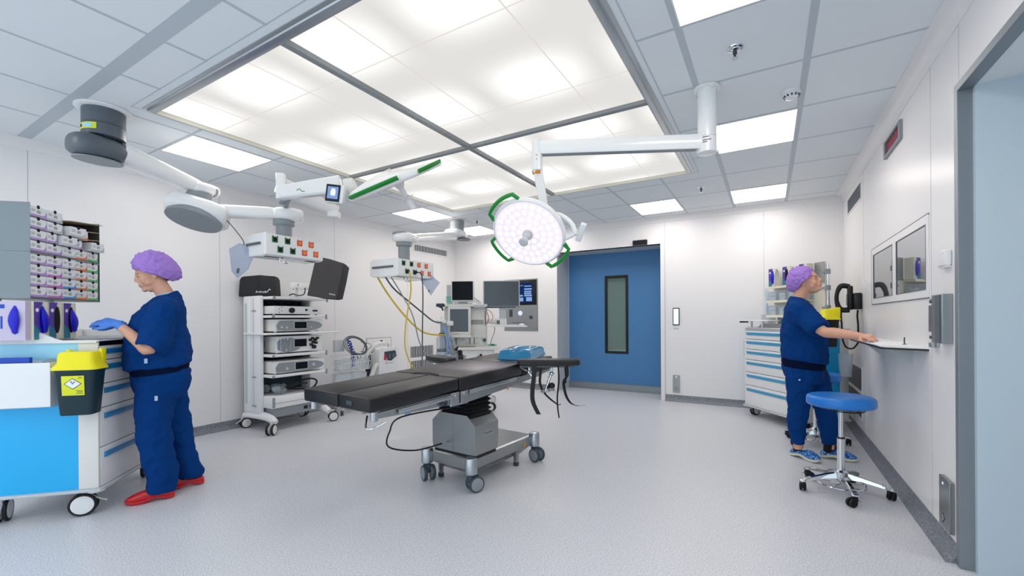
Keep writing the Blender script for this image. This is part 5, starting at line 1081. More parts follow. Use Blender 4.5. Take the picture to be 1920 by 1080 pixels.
m = MB(); m.cyl((-.04, .02, .08), (-.04, .02, .38), .02); m.b2((-.14, -.16, .05), (.10, .20, .09), bev=.01); m.build('stand_foot', 'grey_light', UN)
for x, y in ((-.12, -.14), (.08, -.14), (-.12, .18), (.08, .18)): caster(UN, x, y, 0, r=.024, w=.012, gap=.008, top=.055)
m = MB(); rnd = random.Random(9)
for k in range(9): m.sph((.10+rnd.uniform(-.02, .04), -.20+rnd.uniform(-.07, .34), .40+rnd.uniform(-.06, .05)), .05, (.8, 1.1, .7), 9)
o = m.build('blue_wrap', 'light_blue'); o.location = UN.location+Vector((.05, 0, 0)); tag(o, 'crumpled pale blue wrap at the bottom of the warm air blower', 'wrap')
# pale blue tubing hanging under the table
m = MB(); m.tube([(0, 0, 0), (-.05, -.03, -.10), (-.09, -.05, -.22), (-.06, -.04, -.21), (-.01, -.01, -.08), (.03, .02, .0)], .011, smooth=5); m.tube([(.02, 0, .0), (-.03, -.02, -.12), (-.075, -.04, -.225)], .010, smooth=5)
o = m.build('pale_blue_tubing', 'light_blue'); o.location = (-2.62, 2.82, .70); tag(o, 'pale blue looped strap hanging below the far side of the table', 'strap')
# ---------------------------------------------------------------- stools
def stool(label, loc, rz, zs=.665):
    t = thing('round_stool', label, 'stool', loc, rz, 'blue round stools on chrome bases')
    m = MB(); m.lathe([(.001, 0), (.205, 0), (.212, .006), (.214, .02), (.212, .052), (.206, .064), (.19, .072), (.12, .074), (.001, .072)], (0, 0, zs), seg=56); m.build('seat', 'stool_blue', t, sharp=60)
    m = MB(); m.lathe([(.03, -.03), (.17, -.012), (.19, 0)], (0, 0, zs), seg=36); m.torus((.03, 0, zs-.03), .11, .004, seg=30); m.build('seat_plate', 'black', t)
    m = MB(); m.cyl((0, 0, .40), (0, 0, zs-.01), .0145, seg=20); m.mi = 1; m.cyl((0, 0, .395), (0, 0, .405), .026, seg=20); m.mi = 0; m.lathe([(.030, .10), (.028, .16), (.024, .20), (.023, .395)], (0, 0, 0), seg=28); m.build('gas_column', ['chrome', 'black'], t)
    m = MB(); m.lathe([(.035, .085), (.045, .095), (.045, .15), (.03, .165)], (0, 0, 0), seg=28); m.build('hub', 'chrome', t)
    for k in range(5):
        a = 2*math.pi*k/5; X = rotz(a); m = MB(X)
        m.loft([[(x, -w, z-h), (x, w, z-h), (x, w*.7, z), (x, -w*.7, z)] for x, w, z, h in ((.03, .020, .145, .045), (.12, .018, .130, .03), (.23, .020, .105, .022), (.285, .024, .088, .014), (.295, .022, .084, .012))])
        m.build('foot_arm', 'chrome', t, bevel=.002)
        m = MB(X)
        for q in range(4): m.b2((.235+.013*q, -.017, .092), (.241+.013*q, .017, .106-.006*q))
        m.build('tread_pad', 'grey', t)
        caster(t, .275*math.cos(a), .275*math.sin(a), a+1.2+k, r=.030, w=.015, gap=.012, disc='dark_void', fork='black', top=.085)
    m = MB(); m.torus((0, 0, .062), .15, .006, seg=48); 
    for k in range(5): a = 2*math.pi*k/5+.6; m.cyl((0, 0, .062), (.15*math.cos(a), .15*math.sin(a), .062), .004, seg=8)
    m.build('foot_ring', 'chrome', t)
    return t
stool('blue round stool with chrome five-star base, nearest the viewer at right', (.455, 4.02, 0), R(-8), .64); stool('blue round stool half hidden behind the person at the wall shelf', (.41, 5.42, 0), R(10), .655)
# ---------------------------------------------------------------- things on the right wall
t = thing('wall_shelf', 'thin white folding shelf with black edge on the right wall', 'shelf', (XR, 4.4, 1.10))
poly = [(0, -.80), (-.19, -.70), (-.205, -.66), (-.205, .60), (-.17, .68), (0, .70)]
m = MB(); m.prism(poly, -.004, .003); m.build('board', 'white', t); m = MB(); m.prism([(x*1.01, y*1.003) for x, y in poly], -.016, -.004); m.build('edge', 'black', t)
for y in (-.45, .4): m = MB(); m.prism([(0, -.016), (-.15, -.016), (0, -.15)], y-.003, y+.003, 'y'); m.build('bracket', 'grey_light', t)
m = MB(); m.b2((-.10, -.148, 0), (.10, .148, .002)); m.b2((-.06, .10, .002), (.13, .39, .004)); o = m.build('paper_sheets', 'paper'); o.location = (.735, 3.99, 1.103); tag(o, 'white paper sheets under the hand on the wall shelf', 'paper', kind=None)
m = MB(); m.cyl((0, 0, 0), (0, 0, .006), .012); m.tube([(0, 0, .006), (.0, .004, .03), (0, -.004, .05)], .004); o = m.build('pen_holder', 'slate'); o.location = (.805, 3.96, 1.103); tag(o, 'tiny dark pen stub standing on the near end of the wall shelf', 'pen')
t = thing('wall_phone', 'black wall telephone handset with looped cord beside the window pair', 'telephone', (XR, 5.86, 1.42))
m = MB(); m.b2((-.075, -.07, -.045), (0, .07, .13), bev=.015); m.build('cradle', 'black', t)
m = MB(); m.tube([(-.10, -.0, .20), (-.17, .0, .21), (-.205, 0, .14), (-.21, 0, .05), (-.18, 0, -.04), (-.10, 0, -.05)], [(.022, .03), (.026, .03), (.017, .022), (.017, .022), (.026, .03), (.022, .03)], smooth=4, seg=12); m.b2((-.12, -.03, -.05), (-.07, .03, .21), bev=.015); m.build('handset', 'black', t)
m = MB(); m.b2((-.128, -.022, .0), (-.12, .022, .12), bev=.003); m.build('keypad', 'grey', t)
m = MB()
for x in (-.17, -.03): m.tube([(x, 0, -.05), (x-.004, 0, -.12), (x+.002, 0, -.20), (x+.004, 0, -.30), (x+.012, 0, -.38)], .009, smooth=3)
m.tube([(-.158, 0, -.38), (-.13, 0, -.45), (-.07, 0, -.46), (-.018, 0, -.38)], .009, smooth=4); m.build('cord', 'black', t)
def plate(name, label, cat, loc, d, mt, normal='x', parts=None, bevel=.002):
    t = thing(name, label, cat, loc); m = MB(); m.b2((-d[0], -d[1]/2, -d[2]/2), (0, d[1]/2, d[2]/2)); m.build('plate', mt, t, bevel=bevel); return t
t = plate('door_push_plate', 'steel floor level push plate beside the right doorway', 'push plate', (XR, 3.262, .27), (.022, .165, .275), 'steel')
m = MB(); m.cyl((-.0235, .02, -.085), (-.022, .02, -.085), .028, seg=4); m.mi = 1; m.cyl((-.0245, .02, -.085), (-.0235, .02, -.085), .018, seg=4); m.mi = 0; m.box((-.025, .02, -.085), (.001, .022, .004)); m.box((-.025, .02, -.085), (.001, .004, .022)); m.build('symbol', ['slate', 'grey_light'], t); m = MB(); m.cyl((-.0235, .02, .105), (-.022, .02, .105), .008, seg=14); m.build('sensor_eye', 'indicator', t)
t = thing('steel_wall_box', 'narrow dark steel box on the right wall next to the doorway', 'wall box', (XR, 3.275, 1.285)); m = MB(); m.b2((-.045, -.085, -.135), (0, .085, .135)); m.build('housing', 'steel_rough', t, bevel=.004); m = MB(); m.b2((-.05, -.06, -.13), (-.045, .01, .13)); m.build('cover', 'grey_dark', t, bevel=.001)
t = thing('tool_holder', 'slim perforated aluminium holder on the right wall left of the steel box', 'holder', (XR, 3.455, 1.265)); m = MB(); m.b2((-.012, -.05, -.145), (0, .05, .145)); m.b2((-.028, -.035, -.06), (-.012, .035, .10)); m.b2((-.02, -.04, .11), (-.012, .04, .14)); m.b2((-.03, -.03, -.15), (-.012, .03, -.12)); m.build('bracket', 'alu', t, bevel=.003)
for z in (-.135, -.09, .12): m = MB(); m.cyl((-.031, 0, z), (-.012, 0, z), .010, seg=12); m.build('screw_boss', 'grey_dark', t)
t = thing('door_chime_box', 'small white plastic box high on the right wall beside the doorway', 'box', (XR, 3.26, 1.615)); m = MB(); m.b2((-.03, -.06, -.045), (0, .06, .045)); m.build('cover', 'white', t, bevel=.01, bseg=3); m = MB(); m.b2((-.024, -.055, -.052), (0, .055, -.044)); m.build('base', 'offwhite', t, bevel=.002)
t = thing('wall_hook', 'small white hook above the telephone on the right wall', 'hook', (XR, 5.56, 1.61)); m = MB(); m.b2((-.012, -.02, -.04), (0, .02, .0)); m.tube([(-.01, 0, -.035), (-.04, 0, -.035), (-.045, 0, -.01)], .005); m.tube([(-.01, 0, -.01), (-.015, 0, .05)], .003); m.build('hook', 'white', t, bevel=.001)
t = thing('digital_clock', 'recessed digital wall clock with dim red digits high on the right wall', 'clock', (XR, 4.43, 2.668)); m = MB(); a, b = .255, .07
for p, q in (((-.02, -a, -b), (0, -a+.04, b)), ((-.02, a-.04, -b), (0, a, b)), ((-.02, -a+.04, -b), (0, a-.04, -b+.022)), ((-.02, -a+.04, b-.022), (0, a-.04, b))): m.b2(p, q)
m.build('frame', 'alu_matt', t, bevel=.001); m = MB(); m.b2((-.008, -.215, -.048), (-.004, .215, .048)); m.build('display', mat('dark_red', '2c0c14', .2), t)
SEG = {'0': 'abcdef', '8': 'abcdefg'}
m = MB()
def digit(m, y, s=.03, h=.035):
    w = .005
    for (y0_, z0_, y1_, z1_) in ((-s/2, h, s/2, h), (-s/2, -h, s/2, -h), (-s/2, -h, -s/2, h), (s/2, -h, s/2, h)): m.b2((-.0095, y+min(y0_, y1_)-w/2, min(z0_, z1_)-w/2), (-.008, y+max(y0_, y1_)+w/2, max(z0_, z1_)+w/2))
for y in (-.16, -.095, .0, .065, .15): digit(m, y, .04)
for z in (-.015, .015): m.b2((-.0095, -.05, z-.004), (-.008, -.042, z+.004))
m.build('digits', 'red_led', t, sharp=0)
def grille(name, label, loc, ax, w, h, mt, vert=False, n=12, frame=.018, fm='white'):
    t = thing(name, label, 'air grille', loc, {'r': 0, 'l': math.pi}[ax]); m = MB()
    for p, q in (((-.006, -w/2-frame, -h/2-frame), (0, -w/2, h/2+frame)), ((-.006, w/2, -h/2-frame), (0, w/2+frame, h/2+frame)), ((-.006, -w/2, -h/2-frame), (0, w/2, -h/2)), ((-.006, -w/2, h/2), (0, w/2, h/2+frame))): m.b2(p, q)
    m.build('frame', fm, t, bevel=.001)
    m = MB(); m.b2((-.0015, -w/2, -h/2), (-.0005, w/2, h/2)); m.build('duct_opening', 'dark_void' if vert else mt, t)
    m = MB()
    for k in range(n):
        if vert: y = -w/2+w*(k+.5)/n; m.b2((-.006, y-w/n*.22, -h/2), (-.0015, y+w/n*.22, h/2))
        else: z = -h/2+h*(k+.5)/n; m.b2((-.005, -w/2, z-h/n*.25), (-.0015, w/2, z+h/n*.25))
    m.build('louvres', 'grey_light' if vert else mt, t, sharp=0)
grille('exhaust_grille', 'dark fine mesh air grille high in the far right corner', (XR, 6.27, 2.64), 'r', .88, .165, 'grey_dark', n=14)
grille('exhaust_grille', 'upper dark air grille low on the right wall behind the stools', (XR, 6.29, .625), 'r', .90, .235, 'grey_dark', n=20)
grille('exhaust_grille', 'lowest dark air grille just above the right skirting behind the stools', (XR, 6.29, .345), 'r', .90, .25, 'grey_dark', n=20)
grille('exhaust_grille', 'white air grille with vertical slots high on the left wall', (XL, 6.39, 2.61), 'l', .93, .11, 'white', True, 22, .03)
grille('exhaust_grille', 'white vertical slot grille low on the left wall behind the anaesthesia machine, upper', (XL, 6.12, .70), 'l', .62, .20, 'white', True, 14, .03)
grille('exhaust_grille', 'white vertical slot grille low on the left wall behind the anaesthesia machine, lower', (XL, 6.12, .44), 'l', .62, .20, 'white', True, 14, .03)
t = thing('access_hatch', 'flush white hatch outlined in grey low on the left wall behind the blower', 'hatch', (XL, 5.085, .74)); m = MB(); m.b2((0, -.26, -.25), (.004, .26, .25)); m.build('lid', 'wall_panel', t); m = MB()
for p, q in (((0, -.265, -.255), (.005, -.26, .255)), ((0, .26, -.255), (.005, .265, .255)), ((0, -.265, .25), (.005, .265, .255))): m.b2(p, q)
m.build('gap_line', 'slate', t); m = MB(); m.tube([(.004, .18, .02), (.03, .18, .03), (.03, .18, .14), (.004, .18, .15)], .006); m.build('pull', 'grey', t)
# ---------------------------------------------------------------- things on the back wall
t = thing('control_panel', 'steel wall panel with black touch screen left of the blue door', 'control panel', (-4.0, YB, 1.55)); m = MB(); m.b2((-.36, -.006, -.485), (.36, 0, .485)); m.build('steel_plate', 'steel_rough', t, bevel=.002)
m = MB(); m.b2((-.335, -.012, .0), (.335, -.006, .465), bev=.003); m.build('touch_screen', 'black', t)
m = MB(); m.b2((-.24, -.0135, .05), (.25, -.012, .41)); m.build('display', 'screen_ui_dark', t)
m = MB()
for x0_, x1_, z0_, z1_ in ((.08, .23, .34, .36), (.08, .24, .28, .31), (.08, .23, .235, .262), (.08, .23, .20, .225), (-.02, .05, .16, .19), (.08, .24, .16, .19), (-.02, .06, .07, .14), (.12, .24, .07, .145), (-.02, .06, .36, .37)): m.b2((x0_, -.0145, z0_), (x1_, -.0135, z1_))
m.build('screen_tiles', 'screen_ui', t, sharp=0)
for x0_, x1_, z0_, z1_ in ((-.25, -.18, -.22, -.08), (.18, .25, -.26, -.20)): m = MB(); m.b2((x0_, -.010, z0_), (x1_, -.006, z1_)); m.build('switch', 'slate', t, bevel=.002)
m = MB(); m.cyl((-.01, -.006, -.15), (-.01, -.016, -.15), .045, seg=24); m.build('dial', 'indicator', t, bevel=.003)
for x in (-.11, .10, .155): m = MB(); m.b2((x, -.0075, -.42), (x+.002, -.006, -.03)); m.build('groove', 'grey', t, sharp=0)
m = MB()
for k in range(9): m.b2((-.18+.03*k, -.008, -.34), (-.165+.03*k, -.006, -.325))
m.build('indicator_row', 'slate', t, sharp=0)
t = thing('motion_sensor', 'small black motion sensor above the blue sliding door', 'sensor', (-1.78, YB, 2.51)); m = MB(); m.b2((-.115, -.045, -.04), (.115, 0, .04)); m.build('housing', 'black', t, bevel=.008)
t = thing('door_switch', 'white illuminated switch plate right of the blue door at hand height', 'switch', (-1.237, YB, 1.315)); m = MB(); m.b2((-.05, -.012, -.135), (.05, 0, .135)); m.build('surround', 'black', t, bevel=.006); m = MB(); m.b2((-.038, -.016, -.12), (.038, -.012, .12)); m.build('touch_face', mat('touch_face', 'eef4f8', .3, emit=.35), t, bevel=.002)
t = thing('finger_plate', 'tiny grey label just under the white switch plate', 'label', (-1.24, YB, 1.13)); m = MB(); m.b2((-.04, -.004, -.008), (.04, 0, .008)); m.build('plate', 'grey_light', t)
t = thing('door_push_plate', 'steel floor level push plate right of the blue door', 'push plate', (-1.24, YB, .272)); m = MB(); m.b2((-.05, -.015, -.135), (.05, 0, .135)); m.build('plate', 'steel_rough', t, bevel=.002)
m = MB(); m.cyl((0, -.017, -.075), (0, -.015, -.075), .026, seg=4); m.mi = 1; m.cyl((0, -.018, -.075), (0, -.017, -.075), .017, seg=4); m.mi = 0; m.b2((-.010, -.019, -.077), (.010, -.018, -.073)); m.build('symbol', ['slate', 'grey_light'], t); m = MB(); m.cyl((0, -.017, .11), (0, -.015, .11), .010, seg=14); m.build('sensor_eye', 'indicator', t)
# ---------------------------------------------------------------- small things on the ceiling
def sprinkler(label, x, y, first=[None]):
    if first[0] is None:
        t = thing('sprinkler', label, 'sprinkler', group='ceiling sprinklers'); m = MB(); m.lathe([(.045, 0), (.043, -.006), (.032, -.008), (.030, -.004), (.022, -.004), (.020, -.009), (.010, -.012)], seg=32); m.build('rosette', 'chrome', t, sharp=20)
        m = MB(); m.cyl((0, 0, -.06), (0, 0, 0), .007, seg=12); m.cyl((0, 0, -.035), (0, 0, -.018), .012, seg=12); m.build('stem', 'slate', t); m = MB(); m.cyl((0, 0, -.064), (0, 0, -.060), .018, seg=24); m.build('deflector', 'chrome', t); first[0] = t
    else: t = copy_tree(first[0])
    t.location = (x, y, ZC); t['label'] = label; return t
sprinkler('chrome sprinkler near the top edge, beside the cut-off panel light', -.163, 2.867); sprinkler('chrome sprinkler above the blue sliding door', -.70, 5.72); sprinkler('chrome sprinkler beside the far pendant mount', -4.03, 5.73)
t = thing('smoke_detector', 'white round smoke detector on the ceiling beside the panel light', 'smoke detector', (.145, 3.62, ZC)); m = MB(); m.lathe([(.055, 0), (.055, -.018), (.050, -.022)], seg=36); m.build('base', 'white', t); m = MB(); m.lathe([(.048, -.020), (.048, -.034), (.036, -.050), (.020, -.055), (.001, -.055)], seg=36); m.build('chamber', 'white', t)
m = MB()
for k in range(12): a = 2*math.pi*k/12; m.box((.046*math.cos(a), .046*math.sin(a), -.038), (.006, .010, .014), rot=rotz(a) @ Matrix.Rotation(R(35), 4, 'Y'))
m.build('vent_slots', 'slate', t, sharp=0)
t = thing('ceiling_speaker', 'faint round flush speaker grille in a back ceiling tile', 'speaker', (-1.98, 5.66, ZC)); m = MB(); m.lathe([(.085, 0), (.085, -.003), (.078, -.004), (.001, -.004)], seg=36); m.build('grille', 'tile', t)
# ---------------------------------------------------------------- people (local frame: x forward, y left, z up)
def soften(o, voxel, it=4, disp=0, scale=.12, disp2=0, scale2=.05):
    r = o.modifiers.new('remesh', 'REMESH'); r.mode = 'VOXEL'; r.voxel_size = voxel; r.use_smooth_shade = True
    s = o.modifiers.new('smooth', 'SMOOTH'); s.factor = .5; s.iterations = it
    for k, (d, sc) in enumerate(((disp, scale), (disp2, scale2))):
        if d:
            t = bpy.data.textures.new('folds', 'CLOUDS'); t.noise_scale = sc; t.noise_depth = 2
            m = o.modifiers.new('folds', 'DISPLACE'); m.texture = t; m.strength = d; m.mid_level = .5
    return o
def V(*a): return Vector(a)
def hand(m, w, d, n, side, curl=.35, spread=.10, add=0, s=1.0, fl=(1, 1, 1, 1)):
    """palm, four separate fingers and a thumb; w wrist, d pointing direction, n out of the palm, side +1 puts the thumb on n x d"""
    d = d.normalized(); n = (n-d*n.dot(d)).normalized(); t = n.cross(d)*side
    L = .095*s
    m.tube([w-d*.03, w, w+d*L*.35, w+d*L*.75, w+d*L*.98], [(.024+add, .024+add), (.022+add, .026+add), (.017+add, .036+add), (.016+add, .041+add), (.012+add, .038+add)] if abs(d.orthogonal().normalized().dot(n)) > .7 else [(.024+add, .024+add), (.026+add, .022+add), (.036+add, .017+add), (.041+add, .016+add), (.038+add, .012+add)], smooth=3, seg=16)
    for k, (off, ln, r) in enumerate(((.030, .068, .0088), (.0105, .078, .0092), (-.0095, .073, .0088), (-.0285, .056, .0078))):
        b = w+d*L*(.93 if k < 3 else .86)+t*off; dd = (d+t*(off*spread*28)).normalized(); p = b; a = 0; P = [b-d*.02, b]
        for q, f in enumerate((.45, .32, .23)):
            a += curl*(.6, 1.0, .7)[q]*fl[k]; v = dd*math.cos(a)+n*math.sin(a); p = p+v*ln*s*f; P.append(p)
        rr = r+add; m.tube(P, [rr, rr*1.02, rr, rr*.92, rr*.72], seg=10, smooth=3); m.sph(P[-1], rr*.72, seg=8)
    b = w+d*L*.22+t*.022; P = [b-t*.012, b+t*.008+d*.012+n*.006, b+t*.026+d*.040+n*.016, b+t*.032+d*.066+n*.022, b+t*.032+d*.086+n*.026]; rr = .0105+add
    m.tube(P, [rr*1.3, rr*1.2, rr*1.05, rr*.95, rr*.72], seg=10, smooth=3); m.sph(P[-1], rr*.72, seg=8)
def head(m, X):
    old = m.X; m.X = old @ X
    m.sph((-.015, 0, .035), .096, (1.06, .82, .98)); m.sph((.038, 0, -.015), .062, (.88, 1.0, 1.25)); m.tube([(-.01, 0, -.03), (.03, 0, -.075), (.070, 0, -.098)], [(.058, .062), (.048, .052), (.026, .030)], smooth=3, seg=16)
    m.sph((.078, 0, .030), .030, (.55, 1.75, .55)); m.sph((.080, 0, -.096), .019, (1, 1.2, .9))
    m.tube([(.086, 0, .028), (.096, 0, .006), (.107, 0, -.013), (.108, 0, -.025)], [.009, .009, .0105, .010], smooth=3, seg=12); m.sph((.076, 0, -.054), .030, (.85, 1.2, 1.05), 14)
    for s in (-1, 1):
        m.sph((.098, s*.010, -.029), .0085, (1.1, 1, .85), 10); m.sph((.070, s*.036, .006), .017, (.8, 1.15, .75), 12); m.sph((.058, s*.038, -.032), .028, (.8, .9, 1.1), 12); m.sph((.036, s*.036, -.052), .034, (1.1, .8, .9), 12); m.sph((-.012, s*.080, -.012), .030, (.62, .28, 1.05), 12); m.sph((-.008, s*.080, -.034), .014, (.7, .4, 1), 10)
    m.sph((.096, 0, -.055), .016, (.62, 1.45, .40), 12); m.sph((.094, 0, -.066), .016, (.62, 1.30, .44), 12); m.sph((.088, 0, -.078), .012, (.6, 1.6, .5), 10)
    m.X = old
def face_parts(root, X):
    for s in (-1, 1):
        m = MB(X); m.sph((.0805, s*.036, .0035), .0075, (.7, 1.15, .55), 12); m.build('eye', 'eye_dark', root)
        m = MB(X); m.tube([(.088, s*.018, .026), (.086, s*.035, .031), (.074, s*.053, .024)], [(.003, .0018), (.004, .0022), (.002, .0015)], smooth=3, seg=6); m.build('eyebrow', 'hair', root)
    m = MB(X); m.sph((.1005, 0, -.0555), .011, (.45, 1.75, .30), 12); m.sph((.099, 0, -.0645), .011, (.45, 1.55, .34), 12); m.build('lips', 'lips', root)
    m = MB(X); m.sph((-.075, 0, -.035), .045, (.75, 1.2, .85), 14); m.build('hair', 'hair', root)
def bouffant(root, X, c, rad, pitch, seed=1, back=.25):
    m = MB(X @ Matrix.Translation(c) @ Matrix.Rotation(pitch, 4, 'Y')); n1, n2 = 40, 64; rings = []
    for i in range(n1+1):
        v = i/n1; th = math.pi*(.02+.64*v)
        ring = []
        for j in range(n2):
            a = 2*math.pi*j/n2; x, y, z = math.sin(th)*math.cos(a), math.sin(th)*math.sin(a), math.cos(th)
            k = 1+(-x)*back*(.5+.5*math.sin(th)) if x < 0 else 1
            if v > .8: k *= 1-.9*(v-.8)**1.3   # gathered elastic edge
            wr = .015*noise.noise(Vector((x*5, y*5, z*3+seed)))+.012*noise.noise(Vector((a*5, z*9, seed)))+.004*math.sin(a*22+3*z)*max(0, v-.62)
            ring.append((x*rad[0]*k+wr*x*.7, y*rad[1]*(1+.1*(k-1))+wr*y, z*rad[2]*(1-.25*(k-1))+wr*z*.6))
        rings.append(ring)
    m.loft(rings, caps=False); o = m.build('surgical_cap', 'cap', root, sharp=0)
    for p in o.data.polygons: p.use_smooth = True
    sd = o.modifiers.new('thickness', 'SOLIDIFY'); sd.thickness = .0015; return o
def ering(z, cx, hx, hy, n=28, tilt=0, cy=0, p=.85):
    R_ = []
    for j in range(n):
        a = 2*math.pi*j/n; ca, sa = math.cos(a), math.sin(a); x = hx*(abs(ca)**p)*(1 if ca > 0 else -1); y = hy*(abs(sa)**p)*(1 if sa > 0 else -1); R_.append((cx+x, cy+y, z+tilt*x))
    return R_
def clog(root, x, y, ang, L, mt, smt, pitch=0, open_back=True):
    X = Matrix.Translation((x, y, 0)) @ rotz(ang); hw = .048; rs = []; so = []
    for t, w, z1, z0, sy in ((0, .55, .045, .012, 0), (.04, .74, .058, .006, 0), (.18, .80, .062, .010, 0), (.34, .76, .055, .022, .003), (.46, .82, .080, .018, .006), (.58, .92, .086, .006, .008), (.72, 1.0, .076, .003, .008), (.86, .95, .060, .005, .004), (.95, .74, .046, .010, 0), (1.0, .42, .034, .018, -.003)):
        xx = (t-.5)*L; r = []
        for j in range(16):
            a = 2*math.pi*j/16; ca, sa = math.cos(a), math.sin(a); zz = (z0+z1)/2+(z1-z0)/2*(abs(sa)**.7)*(1 if sa > 0 else -1); r.append((xx, hw*w*(abs(ca)**.7)*(1 if ca > 0 else -1)+sy, zz+.006))
        rs.append(r); so.append([(xx, sy-hw*w*1.03, z0), (xx, sy+hw*w*1.03, z0), (xx, sy+hw*w*1.04, z0+.022), (xx, sy-hw*w*1.04, z0+.022)])
    m = MB(X); m.loft(rs); c = m.build('clog', mt, root, sharp=60); c.modifiers.new('sub', 'SUBSURF').render_levels = 1
    m = MB(X); m.loft(so); m.build('clog_sole', smt, c, bevel=.003)
    m = MB(X); m.tube([(-.30*L, 0, .03), (-.28*L, 0, .08), (-.25*L, 0, .17)], [(.034, .034), (.036, .036), (.038, .036)], seg=14, smooth=2); m.build('sock', 'sock', root)
def person(label, loc, rz): return thing('person', label, 'person', loc, rz)
# ---- left: working with gloved hands at the trolley
PL = person('person in dark blue scrubs, lilac cap and red clogs working at the left trolley', (-3.916, 1.447, 0), R(90+156)); PL.scale = (.985,)*3
HL = Matrix.Translation((.034, 0, 1.668)) @ Matrix.Rotation(R(20), 4, 'Y')
sh, el, wr = V(-.045, .185, 1.405), V(.035, .25, 1.115), V(.215, .135, 1.300)
sh2, el2, wr2 = V(-.045, -.185, 1.405), V(.05, -.24, 1.12), V(.225, -.10, 1.29)
hd_, hn = V(.88, -.40, .14), V(-.12, -.45, -.85); hd2, hn2 = V(.85, .48, .10), V(-.1, .35, -.9)
m = MB(); head(m, HL)
m.tube([(-.045, 0, 1.40), (-.048, 0, 1.50), (-.008, 0, 1.59), (.012, 0, 1.66)], [(.075, .085), (.056, .060), (.053, .056), (.055, .058)], smooth=4, seg=18)
m.loft([ering(z, cx_, hx_, hy_) for z, cx_, hx_, hy_ in ((.86, -.02, .12, .16), (1.0, 0, .13, .155), (1.15, 0, .12, .15), (1.3, -.01, .12, .165), (1.40, -.03, .09, .16), (1.45, -.045, .06, .09))])
for s_, e_, w_ in ((sh, el, wr), (sh2, el2, wr2)): m.tube([s_+V(0, 0, .01), s_, s_.lerp(e_, .5), e_, e_.lerp(w_, .3), e_.lerp(w_, .7), w_], [.045, .050, .046, .040, .042, .033, .026], smooth=4, seg=16)
hand(m, wr, hd_, hn, -1); hand(m, wr2, hd2, hn2, 1)
for y_, kx, ax, kz in ((.095, .02, -.02, .50), (-.10, -.09, -.19, .50)): m.tube([(-.01, y_*.9, .92), (.0, y_, .75), (kx, y_, kz), ((kx+ax)/2, y_, .28), (ax, y_, .08)], [.085, .075, .055, .05, .036], smooth=4, seg=14)
soften(m.build('body', 'skin', PL), .0052, 6)
face_parts(PL, HL)
bouffant(PL, HL, (-.030, 0, .046), (.132, .114, .124), R(-40), 3, .34)
for w_, d_, n_, sd, e_ in ((wr, hd_, hn, -1, el), (wr2, hd2, hn2, 1, el2)):
    m = MB(); hand(m, w_, d_, n_, sd, add=.0022); q = (w_-e_).normalized(); m.tube([w_-q*.045, w_-q*.02, w_+q*.01], [.031, .030, .027], seg=16); g = m.build('glove', 'glove', PL); soften(g, .005, 2)
m = MB(); m.loft([ering(z, cx_, hx_, hy_, tilt=tl) for z, cx_, hx_, hy_, tl in ((.975, .0, .198, .215, -.12), (.99, .0, .205, .222, -.12), (1.06, .0, .206, .222, -.05), (1.15, .002, .198, .215, 0), (1.26, .0, .182, .215, 0), (1.35, -.012, .158, .208, 0), (1.42, -.032, .128, .19, 0), (1.465, -.045, .10, .15, -.1), (1.505, -.052, .078, .10, -.25), (1.525, -.055, .066, .075, -.3))])
for s_, e_ in ((sh, el), (sh2, el2)):
    c_ = s_.lerp(e_, .86); m.tube([s_+V(0, -.05*(1 if s_.y > 0 else -1), .01), s_+V(0, .012*(1 if s_.y > 0 else -1), -.01), s_.lerp(e_, .45)+V(.0, 0, .0), c_+V(-.01, 0, -.02), c_+(e_-s_).normalized()*.02+V(-.01, 0, -.02)], [.075, .090, .100, .098, .085], smooth=4, seg=20)
top = soften(m.build('scrub_top', 'scrub', PL), .010, 4, .042, .15, .022, .055)
m = MB(); m.torus((-.053, 0, 1.522), .062, .007, (.28, 0, 1), 28, 8); m.build('undershirt_collar', 'undershirt', PL)
m = MB(); m.loft([ering(z, cx_, hx_, hy_, tilt=-.1) for z, cx_, hx_, hy_ in ((.93, -.012, .172, .198), (.965, -.010, .180, .20), (.99, -.008, .178, .198), (1.01, -.005, .15, .17))]); m.build('waistband', 'scrub_dark', PL)
m = MB(); m.loft([ering(z, cx_, hx_, hy_) for z, cx_, hx_, hy_ in ((.74, -.015, .14, .165), (.80, -.018, .165, .185), (.88, -.02, .178, .195), (.955, -.015, .172, .19))])
m.tube([(-.0, .09, .88), (.012, .095, .74), (.024, .095, .56), (.004, .095, .38), (-.022, .092, .20), (-.024, .092, .10), (-.02, .092, .052)], [(.135, .11), (.138, .11), (.120, .10), (.104, .092), (.096, .088), (.098, .09), (.088, .084)], smooth=4, seg=22)
m.tube([(-.03, -.09, .88), (-.06, -.095, .72), (-.095, -.10, .52), (-.135, -.10, .34), (-.175, -.10, .18), (-.19, -.10, .10), (-.19, -.10, .065)], [(.135, .11), (.125, .108), (.105, .10), (.092, .09), (.085, .085), (.09, .088), (.08, .08)], smooth=4, seg=22)
soften(m.build('scrub_trousers', 'scrub', PL), .010, 4, .040, .20, .022, .06)
clog(PL, .045, .092, R(-3), .285, 'red_clog', 'red_clog'); clog(PL, -.135, -.10, R(4), .285, 'red_clog', 'red_clog')
for p_, n_ in (((.055, .213, 1.035), (0, 1, 0)), ((-.0, .212, .765), (0, 1, 0))):
    m = MB(facing(n_, p_)); m.b2((-.009, -.017, .012), (.009, .017, .015)); m.build('pocket_tag', 'undershirt', PL)
